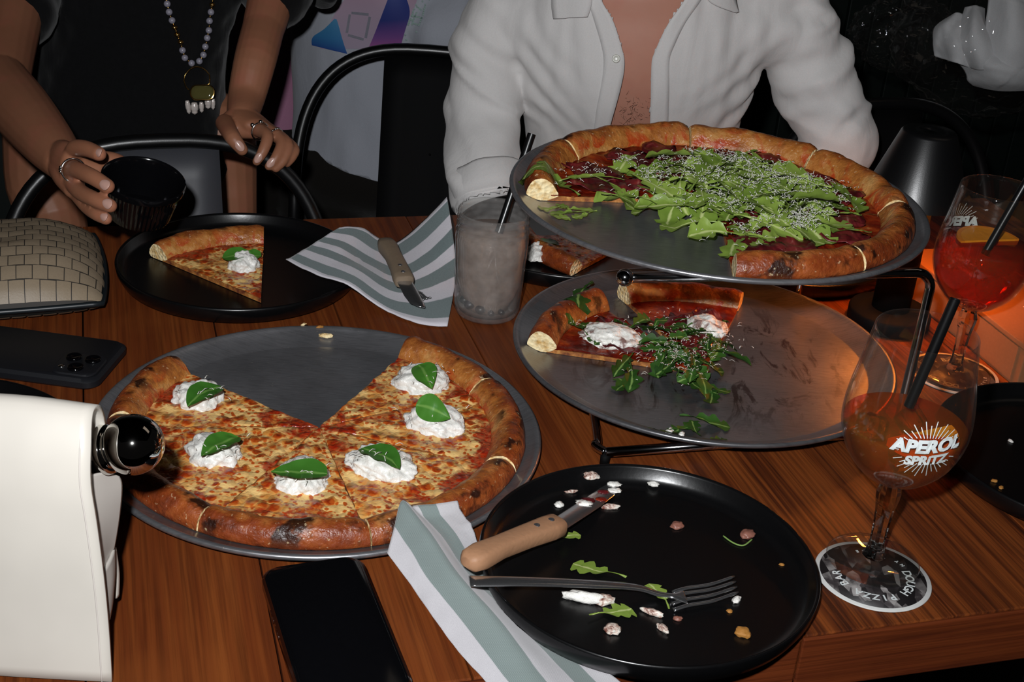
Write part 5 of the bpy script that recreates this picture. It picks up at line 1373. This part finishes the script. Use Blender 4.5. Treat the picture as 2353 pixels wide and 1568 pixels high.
# ------------------------------------------------------------------ standing woman in black
wom = thing('person', 'standing person in a black dress leaning over a chair, holding a ramekin', 'person', (-.50, 1.95, FLOORZ))
kc = (P(600, 340, .06) - CAM).dot(FWD)
def KK(l): return [K(*q) for q in l]
# right arm (reaching with the ramekin)
wr_ = (146, 372, 1.455)
aR = KK([(60, -140, 1.93), (38, -20, 1.86), (14, 100, 1.77), (-2, 190, 1.69)]); fR = KK([(-2, 190, 1.69), (50, 255, 1.61), (112, 330, 1.51), wr_])
mcp = dict(i=(172, 366, 1.418), m=(160, 390, 1.405), r=(166, 420, 1.402), p=(178, 446, 1.405))
hR = [capsule(KK([wr_, (156, 382, 1.43), (163, 392, 1.408)]), [(.017, .024), (.016, .026), (.012, .022)], 18, 4, tuple(RGT)),
      capsule(KK([(148, 380, 1.45), (158, 405, 1.425), (170, 432, 1.405)]), [.018, .016, .0115], 16, 4),
      capsule(KK([(150, 372, 1.45), (162, 368, 1.43), (175, 364, 1.415)]), [.017, .0145, .0105], 16, 4),
      capsule(KK([mcp['i'], (172, 342, 1.398), (198, 342, 1.376), (228, 354, 1.358)]), [.0098, .0090, .0084, .0074], 16, 5),
      capsule(KK([mcp['m'], (178, 391, 1.378), (213, 407, 1.352), (247, 428, 1.340)]), [.0094, .0086, .0082, .0074], 16, 5),
      capsule(KK([mcp['r'], (186, 442, 1.375), (220, 459, 1.350), (253, 473, 1.340)]), [.0090, .0082, .0078, .0071], 16, 5),
      capsule(KK([mcp['p'], (200, 475, 1.382), (222, 492, 1.360), (244, 503, 1.350)]), [.0084, .0074, .0069, .0062], 16, 5),
      capsule(KK([(156, 372, 1.445), (190, 372, 1.435), (226, 370, 1.432), (262, 372, 1.432), (288, 384, 1.428)]), [.0145, .0130, .0112, .0100, .0088], 16, 5),
      capsule(KK([(165, 385, 1.42), (195, 388, 1.42), (222, 388, 1.424)]), [.012, .0115, .009], 14, 4)]
# left arm (hand on the chair back)
wl = (556, 268, kc + .055)
aL = KK([(640, -160, 1.98), (628, -30, 1.95), (604, 70, 1.90)]); fL = KK([(604, 70, 1.90), (586, 140, 1.86), (566, 225, kc + .09), wl])
Lf = dict(t=[(516, 283, kc + .024), (524, 298, kc - .003), (536, 318, kc - .0285), (556, 344, kc - .0240)],
          i=[(588, 296, kc + .022), (614, 312, kc - .004), (605, 346, kc - .0140), (590, 371, kc - .0120)],
          m=[(606, 294, kc + .028), (646, 324, kc + .006), (636, 360, kc - .0075), (618, 382, kc - .0065)],
          r=[(618, 298, kc + .032), (661, 330, kc + .008), (652, 366, kc - .0020), (634, 387, kc - .0030)],
          p=[(626, 304, kc + .038), (674, 338, kc + .018), (673, 358, kc + .008), (660, 376, kc + .006)])
hL = [capsule(KK([wl, (572, 280, kc + .045), (592, 292, kc + .028)]), [(.016, .022), (.015, .026), (.012, .022)], 18, 4, tuple(UPV)),
      capsule(KK([wl, (585, 288, kc + .048), (612, 300, kc + .034)]), [.018, .017, .012], 16, 4),
      capsule(KK([wl, (534, 278, kc + .045), (518, 286, kc + .032)]), [.018, .0150, .0115], 16, 4),
      capsule(KK([(520, 286, kc + .035), (550, 296, kc + .030), (585, 300, kc + .026)]), [.011, .0125, .011], 14, 4),
      capsule(KK(Lf['t']), [.0120, .0112, .0100, .0078], 16, 5)] + [capsule(KK(Lf[f]), r, 16, 5) for f, r in (('i', [.0095, .0080, .0072, .0058]), ('m', [.0095, .0080, .0072, .0058]), ('r', [.0090, .0074, .0068, .0056]), ('p', [.0082, .0068, .0062, .0052]))]
legs = [[Q(500, 300, 1.97), Q(512, 400, 1.96), Q(522, 520, 1.95)], [Q(100, 320, 1.90), Q(98, 430, 1.88), Q(128, 520, 1.86)]]
legv = []
for l in legs:
    b = l[-1]; l = l + [Vector((b.x, b.y + .03, -.42)), Vector((b.x, b.y + .05, FLOORZ + .09)), Vector((b.x, b.y + .045, FLOORZ + .045))]
    legv.append(capsule(l, [.058, .052, .046, .042, .030, .028], 20, 4)); legv.append(capsule([Vector((b.x, b.y + .07, FLOORZ + .035)), Vector((b.x, b.y - .03, FLOORZ + .032)), Vector((b.x, b.y - .10, FLOORZ + .022))], [.030, .032, .020], 14, 4))
spine = capsule([Q(290, 300, 1.96), Q(300, 150, 1.97), Q(320, -60, 1.97), Q(330, -300, 1.95)], [.09, .08, .085, .05], 20, 4)
shl = [capsule([aR[0], Q(330, -170, 1.97), aL[0]], [.042, .06, .042], 18, 5), capsule([legs[0][0], Q(290, 300, 1.96), legs[1][0]], [.056, .08, .056], 18, 5)]
bodyv = join(capsule(aR, [.042, .041, .038, .036], 20), capsule(fR, [.0365, .036, .029, .0215], 20), *hR, capsule(aL, [.036, .034, .029], 20), capsule(fL, [.029, .0285, .025, .0205], 20), *hL, *legv, spine, *shl)
vs, ns, fs = fuse(bodyv, .0019, 3, .5)
wb_ = obj('body', (vs, fs), MAT['skin_w'], wom)
bvw = BVHTree.FromPolygons(vs, fs)
def nail_on(px, py, a, b, w=.0046, l=.0062):
    nail(wom, snap(bvw, px, py, .0004), K(*b) - K(*a), w, l)
nail_on(225, 350, (198, 342, 1.376), (228, 354, 1.358)); nail_on(240, 424, (212, 411, 1.352), (246, 431, 1.340), .0054, .0074); nail_on(246, 468, (220, 457, 1.350), (252, 470, 1.340), .0052, .0070); nail_on(238, 498, (224, 485, 1.358), (245, 495, 1.348), .0044, .0060)
nail_on(550, 335, Lf['t'][2], Lf['t'][3], .0055, .0080); nail_on(594, 363, Lf['i'][2], Lf['i'][3], .0048, .0075); nail_on(623, 374, Lf['m'][2], Lf['m'][3], .0050, .0075)
# dress
dr = join(capsule([Q(285, 340, 1.95), Q(292, 220, 1.955), Q(305, 60, 1.96), Q(320, -90, 1.965), Q(330, -190, 1.96)], [(.115, .175), (.110, .150), (.105, .142), (.11, .150), (.08, .12)], 40, 6, (0, -1, 0)),
          capsule([K(95, -160, 1.96), K(60, -80, 1.90), K(36, -20, 1.865), K(30, 22, 1.84)], [.062, .062, .060, .058], 24, 4), capsule([K(560, -160, 2.0), K(640, -70, 1.975), K(640, -10, 1.95)], [.066, .062, .050], 24, 4),
          capsule([K(640, -120, 2.06), K(700, -60, 2.10), K(745, -10, 2.12)], [(.03, .07), (.03, .075), (.022, .055)], 24, 4))
vs, ns, fs = fuse(dr, .007, 5)
vs = [v + n * (.006 * noise.noise(Vector((v.x * 18, v.y * 12, v.z * 7))) + .003 * noise.noise(v * 45)) for v, n in zip(vs, ns)]
obj('dress', (vs, fs), MAT['dress'], wom)
bvd = BVHTree.FromPolygons(vs, fs)
# rings (worn)
def ring(label, a, b, f, r, stone=None):
    a, b = K(*a), K(*b); p = a + (b - a) * f
    e = thing('finger_ring', label, 'ring', p, 'silver rings')
    obj('band', ring_band(p, b - a, r, .0012), MAT['silver'], e)
    t = (CAM - p).normalized(); ax = (b - a).normalized(); t = (t - ax * t.dot(ax)).normalized()
    if stone == 'flower':
        t = (t - RGT * 1.2).normalized(); t = (t - ax * t.dot(ax)).normalized(); s = ax.cross(t); c = p + t * (r + .001)
        for k in range(6): obj('stone', ico(c + (ax * math.cos(k * PI / 3) + s * math.sin(k * PI / 3)) * .0026, .0015, 2), MAT['silver'], e)
        obj('stone', ico(c + t * .0005, .0016, 2), MAT['silver'], e)
    elif stone == 'balls':
        for q in (t + UPV * .9 - RGT * .9, t + UPV * .9 + RGT * .8): obj('bead', ico(p + q.normalized() * (r + .0012), .0030, 2), MAT['silver'], e)
    elif stone == 'row':
        s = ax.cross(t)
        for k in range(5): q = (UPV * 1.2 + s * (k - 2) * -.35 + t * .3).normalized(); obj('bead', ico(p + (q - ax * q.dot(ax)).normalized() * (r + .0006), .0016, 2), MAT['silver'], e)
ring('silver ring with a stone flower on the hand holding the ramekin', mcp['m'], (176, 393, 1.378), .55, .0118, 'flower')
ring('open silver ring with ball ends on the index finger over the chair', Lf['i'][0], Lf['i'][1], .40, .0118, 'balls')
ring('thin beaded silver ring on the middle finger over the chair', Lf['m'][0], Lf['m'][1], .70, .0112, 'row')
# necklace
nk_ = thing('necklace', 'grey and gold bead necklace with a pearl fringed pendant on black dress', 'necklace', snap(bvd, 450, 200, .01))
MAT['greybead'] = plain('grey_stone_bead', '#8d8a96', .25, 0, .05, 200, spec=.5); MAT['pearl'] = plain('keshi_pearl', '#d8cdc6', .22, .15, .1, 200, spec=.6); MAT['amber'] = plain('smoky_amber_stone', '#55502c', .1, 0, spec=.7)
lb_ = [(380, -30, 's'), (380, -12, 's'), (382, 6, 's'), (387, 24, 's'), (393, 43, 's'), (398, 61, 'g'), (404, 78, 'g'), (411, 94, 'g'), (416, 112, 's'), (422, 130, 's'), (435, 143, 's')]
rb_ = [(488, -30, 's'), (486, -12, 's'), (483, 6, 'g'), (480, 26, 's'), (476, 45, 's'), (475, 65, 's'), (471, 85, 's'), (466, 104, 's'), (462, 124, 's'), (453, 140, 's')]
allb = []
for l in (lb_, rb_):
    for px, py, kd in l:
        p = snap(bvd, px, py, .006); allb.append((p, kd))
        obj('bead', ico(p, .0047 if kd == 's' else .0042, 3, (1, 1, 1 if kd == 's' else .8)), MAT['greybead' if kd == 's' else 'gold'], nk_)
    for (x0, y0, _), (x1, y1, _2) in zip(l, l[1:]): obj('spacer', ico(snap(bvd, (x0 + x1) / 2, (y0 + y1) / 2, .006), .0015, 2), MAT['gold'], nk_)
def NP(px, py, l=.008): return snap(bvd, px, py, l)
hoop = [NP(446 + 27 * math.sin(a), 180 - 28 * math.cos(a)) for a in [math.radians(-140 + 280 * k / 24) for k in range(25)]]
pd_ = obj('pendant_hoop', tube(hoop, .0009, 8), MAT['gold'], nk_)
cst = NP(453, 211, .0145); n_ = (CAM - cst).normalized(); Mz = Matrix((RGT, UPV, n_)).transposed().to_4x4(); Mz.translation = cst
obj('stone', xf(loft([[Vector((x * s, y * s, z)) for x, y in rrect(.0330, .0200, .0085, 5)] for z, s in ((-.002, .95), (.0, 1), (.002, .92), (.0028, .6))]), Mz), MAT['amber'], nk_)
obj('stone_setting', xf(loft([[Vector((x * s, y * s, z)) for x, y in rrect(.0352, .0222, .0095, 5)] for z, s in ((-.003, .98), (-.002, 1.02), (.0004, 1.02), (.0008, .97))]), Mz), MAT['gold'], nk_)
for k, (px, y0, y1, w) in enumerate(((425, 228, 260, .0038), (440, 230, 262, .0055), (456, 229, 257, .0036), (468, 224, 247, .0050), (478, 224, 250, .0034))):
    a, b = NP(px, y0, .009), NP(px + (1 if k else 2), y1, .009); obj('pearl', tube(cr([a, a + (b - a) * .35, a + (b - a) * .75, b], 4), [w * .55] + [w * .8] * 2 + [w] * 4 + [w * .8] * 3 + [w * .5, w * .3, w * .12], 10), MAT['pearl'], nk_)

# ------------------------------------------------------------------ ramekin in the hand
rc = K(331, 409, 1.392); axis = UPV * 1.0
axr = (Matrix.Rotation(math.radians(15), 3, FWD) @ Vector((0, 0, 1)).normalized()); axr = (axr - FWD * .16).normalized()
Mz = axr.to_track_quat('Z', 'Y').to_matrix().to_4x4(); Mz.translation = rc
def ramekin():
    prof = [(.0005, -.046), (.030, -.046), (.0315, -.044), (.0355, -.024), (.0385, -.009), (.0392, -.0085), (.0420, -.0075), (.0425, -.004), (.0425, -.001), (.0415, .0), (.0402, -.001), (.0395, -.003), (.0375, -.009), (.0345, -.024), (.030, -.040), (.0005, -.0415)]
    n = 192; vs, fs = [], []
    for j, (r, z) in enumerate(prof):
        for i in range(n):
            a = 2 * PI * i / n; rr = r + (.0007 * math.cos(a * 48) if j in (2, 3, 4) else 0); vs.append(Vector((rr * math.cos(a), rr * math.sin(a), z)))
    for j in range(len(prof) - 1):
        for i in range(n): fs.append((j * n + i, j * n + (i + 1) % n, (j + 1) * n + (i + 1) % n, (j + 1) * n + i))
    fs.append(tuple(reversed(range(n)))); fs.append(tuple(range((len(prof) - 1) * n, len(prof) * n)))
    return vs, fs
tag(obj('ramekin', xf(ramekin(), Mz), MAT['gloss_black'], None, origin=rc + axr * -.046, sharp=35), 'fluted black plastic ramekin held in a hand above the pouch', 'ramekin')

# ------------------------------------------------------------------ people behind
def far_person(label, base, shapes, mat, trs, hemz, fold, cname='shirt'):
    e = thing('person', label, 'person', base)
    vs, ns, fs = fuse(join(*shapes), .008, 5)
    vs = [v + n * fold(v) for v, n in zip(vs, ns)]
    bm = bmesh.new(); bvs = [bm.verts.new(v) for v in vs]
    for f in fs: bm.faces.new([bvs[i] for i in f])
    pa, pn = hemz
    bmesh.ops.bisect_plane(bm, geom=bm.verts[:] + bm.edges[:] + bm.faces[:], plane_co=pa, plane_no=pn, clear_inner=True)
    bm.verts.index_update(); hv_ = [v.co.copy() for v in bm.verts]; hf_ = [tuple(v.index for v in f.verts) for f in bm.faces]; bm.free()
    o = obj(cname, (hv_, hf_), mat, e, solid=.003)
    v2, n2, f2 = fuse(join(*trs), .012, 4); obj('trousers', (v2, f2), MAT['trousers'], e)
    return e, BVHTree.FromPolygons(vs, fs)
yT = 2.42
cT = Q(872, 200, yT)
tee = [capsule([Q(868, 460, yT), Q(868, 330, yT), Q(872, 150, yT), Q(880, -60, yT), Q(885, -200, yT)], [(.105, .160), (.105, .160), (.11, .158), (.115, .165), (.08, .12)], 40, 6, (0, -1, 0)),
       capsule([Q(1020, -160, yT), Q(1040, -40, yT - .02), Q(1030, 70, yT - .08)], [.06, .062, .066], 24, 4), capsule([Q(730, -160, yT), Q(705, -40, yT + .02)], [.06, .066], 24, 4)]
hz = (Q(880, 416, yT - .1), Vector((.20, -.10, 1)).normalized())
trs = [capsule([Vector((cT.x + s * .07, yT, Q(868, 380, yT).z)), Vector((cT.x + s * .08, yT, -.5)), Vector((cT.x + s * .08, yT, FLOORZ + .06))], [.085, .06, .05], 18, 4) for s in (-1, 1)]
trs.append(capsule([Vector((cT.x - .07, yT, Q(868, 385, yT).z)), Vector((cT.x + .07, yT, Q(868, 385, yT).z))], [.10, .10], 18, 3))
tp, bvt = far_person('person in a light grey printed tee standing behind the empty chair', (cT.x, yT, FLOORZ), tee, MAT['tee'], trs, hz, lambda v: .010 * noise.noise(Vector((v.x * 14 + v.z * 5, 1, v.z * 4))) + .004 * noise.noise(Vector((v.x * 30, 2, v.z * 12))))
def grad(name, stops, axis_px):
    t = NT(name); z = t.attr('g'); t.set(base=t.ramp(z, stops), rough=.6); return t.m
def print_patch(name, A, B, mat, lift=.003, cols=6):
    v, f = ribbon(bvt, A, B, lift, 6, cols); n = len(v) // cols
    return obj(name, (v, f), mat, tp, attrs={'g': [i / (n - 1) for i in range(n) for _ in range(cols)]})
print_patch('shirt_print', [(800, -10), (770, 30), (735, 118)], [(960, -10), (945, 30), (895, 118)], grad('pale_pink_print', [(0, lin('#a58a9c')), (1, lin('#9d8fa2'))], 0), .003)
print_patch('shirt_print', [(772, 40), (748, 66), (722, 84), (721, 104)], [(775, 42), (780, 60), (790, 96), (800, 124)], grad('blue_print', [(0, lin('#3f7fa6')), (.6, lin('#2f6fa0')), (1, lin('#1d3f86'))], 0), .0045)
print_patch('shirt_print', [(898, -20), (880, 30), (862, 75), (845, 114)], [(925, -20), (940, 25), (930, 70), (918, 114)], grad('indigo_print', [(0, lin('#14307a')), (.45, lin('#1f2a70')), (.75, lin('#6a3f80')), (1, lin('#9a4a86'))], 0), .0050)
gm = plain('grey_outline_print', '#7d7c88', .7)
sq = [(806, 28), (852, 32), (840, 90), (797, 78)]
for (a, b) in zip(sq, sq[1:] + sq[:1]):
    dx, dy = b[0] - a[0], b[1] - a[1]; l = math.hypot(dx, dy); nx, ny = -dy / l * 3, dx / l * 3
    obj('shirt_print', ribbon(bvt, [(a[0] + nx, a[1] + ny), (b[0] + nx, b[1] + ny)], [(a[0] - nx, a[1] - ny), (b[0] - nx, b[1] - ny)], .0045, 6, 3), gm, tp)
MAT['rhine'] = plain('iridescent_rhinestone', '#cfe8e0', .12, .5)
strokes = [((1570, 70), (1610, 90)), ((1600, 100), (1670, 160)), ((1540, 130), (1510, 220)), ((1510, 215), (1590, 240)), ((1600, 190), (1590, 240)), ((1590, 240), (1690, 270)), ((1690, 270), (1660, 350)), ((1490, 270), (1470, 340)),
           ((1500, 270), (1570, 300)), ((1580, 270), (1555, 350)), ((1560, 330), (1650, 370)), ((1730, 90), (1705, 230)), ((1620, 450), (1622, 452)), ((1430, 480), (1432, 482)), ((1450, 550), (1452, 552)), ((1780, 10), (1782, 12)), ((1680, 30), (1682, 32))]
gvec = []
for (x0, y0), (x1, y1) in strokes:
    n = max(1, int(math.hypot(x1 - x0, y1 - y0) / 24))
    for k in range(n + 1 if n > 1 else 1): gvec.append((700 + .1615 * (x0 + (x1 - x0) * k / n) - 6, .1615 * (y0 + (y1 - y0) * k / n)))
for k, (gx_, gy_) in enumerate(gvec): obj('rhinestone', ico(snap(bvt, gx_ + 6, gy_, .005), .0020, 1), MAT['rhine'], tp, smooth=False)
yP = 2.62
pk = [capsule([Q(640, 420, yP), Q(640, 300, yP), Q(632, 120, yP), Q(625, -80, yP)], [(.10, .085), (.10, .085), (.10, .09), (.1, .1)], 30, 5, (0, -1, 0)), capsule([Q(560, -120, yP), Q(540, 60, yP)], [.05, .05], 18, 3)]
cP = Q(640, 300, yP)
trs = [capsule([Vector((cP.x + s * .05, yP, cP.z + .02)), Vector((cP.x + s * .06, yP, -.5)), Vector((cP.x + s * .06, yP, FLOORZ + .06))], [.07, .055, .05], 16, 4) for s in (-1, 1)]
far_person('person in a pink top half hidden behind the grey tee', (cP.x, yP, FLOORZ), pk, MAT['pink'], trs, (Q(650, 292, yP - .08), Vector((0, 0, 1))), lambda v: .008 * noise.noise(Vector((v.x * 16, 3, v.z * 8))), 'pink_top')

# ------------------------------------------------------------------ bundle hanging at the right
hbn = K(2275, 85, 2.32)
hg = thing('laundry_bundle', 'white cloth bundle wrapped in clear plastic hanging before the green wall', 'bundle', hbn)
MAT['linen'] = cloth_mat('white_cloth_bundle', '#bcbcbd', '#cfcfd0')
MAT['film'] = thin_glass('clear_plastic_film', (.97, .97, .97), 1.5)
def crumple(d, s, amp): return 1 + amp * (1 - 2 * abs(noise.noise(d * 2.2 + Vector((s, 0, 0))))) + amp * .6 * (1 - 2 * abs(noise.noise(d * 5 + Vector((0, s, 0))))) + amp * .3 * noise.noise(d * 11)
def drape(ctrl, seed, m=8, amp=.006):
    rows = patch([[K(*q) for q in r] for r in ctrl], m)
    return gridmesh([[v + (CAM - v).normalized() * (amp * fbm(i * .10 + seed, j * .16, seed, 3) + amp * 1.1 * math.sin(j * .55 + i * .10 + 2 * noise.noise(Vector((i * .06, j * .06, seed))))) for j, v in enumerate(r)] for i, r in enumerate(rows)])
sheets = [[[(2280, -60, 2.30), (2320, -60, 2.26), (2400, -60, 2.30)], [(2270, 20, 2.29), (2330, 20, 2.24), (2410, 20, 2.30)], [(2262, 80, 2.30), (2320, 100, 2.24), (2420, 100, 2.30)], [(2250, 130, 2.33), (2310, 170, 2.27), (2420, 180, 2.32)]],
          [[(2218, 18, 2.33), (2240, 14, 2.29), (2262, 20, 2.33)], [(2205, 60, 2.32), (2235, 55, 2.27), (2265, 60, 2.30)], [(2190, 100, 2.32), (2235, 110, 2.27), (2290, 100, 2.28)], [(2205, 140, 2.34), (2250, 160, 2.29), (2320, 150, 2.29)]],
          [[(2190, 35, 2.35), (2200, 30, 2.31), (2215, 35, 2.33)], [(2150, 62, 2.35), (2180, 60, 2.30), (2215, 70, 2.31)], [(2145, 95, 2.35), (2180, 100, 2.30), (2225, 115, 2.30)], [(2148, 128, 2.36), (2190, 142, 2.31), (2240, 160, 2.31)]],
          [[(2190, 130, 2.35), (2270, 120, 2.28), (2370, 130, 2.30)], [(2215, 160, 2.34), (2290, 155, 2.26), (2390, 160, 2.30)], [(2225, 185, 2.35), (2300, 190, 2.28), (2390, 190, 2.32)], [(2235, 195, 2.38), (2300, 208, 2.33), (2390, 205, 2.36)]]]
for k, c_ in enumerate(sheets): obj('cloth_fold', drape(c_, k * 3.3), MAT['linen'], hg, solid=.004)
obj('plastic_film', ico(K(2265, 90, 2.33), .135, 5, (1.05, .75, .85), lambda d: crumple(d, 9.1, .13)), MAT['film'], hg)
obj('plastic_film', ico(K(2075, 75, 2.40), .075, 5, (1.0, .6, .75), lambda d: crumple(d, 5.1, .2)), MAT['film'], hg)
tq = K(2290, -10, 2.34); obj('cord', tube([tq, Vector((tq.x, tq.y, 2.1))], .004, 8), MAT['linen'], hg)
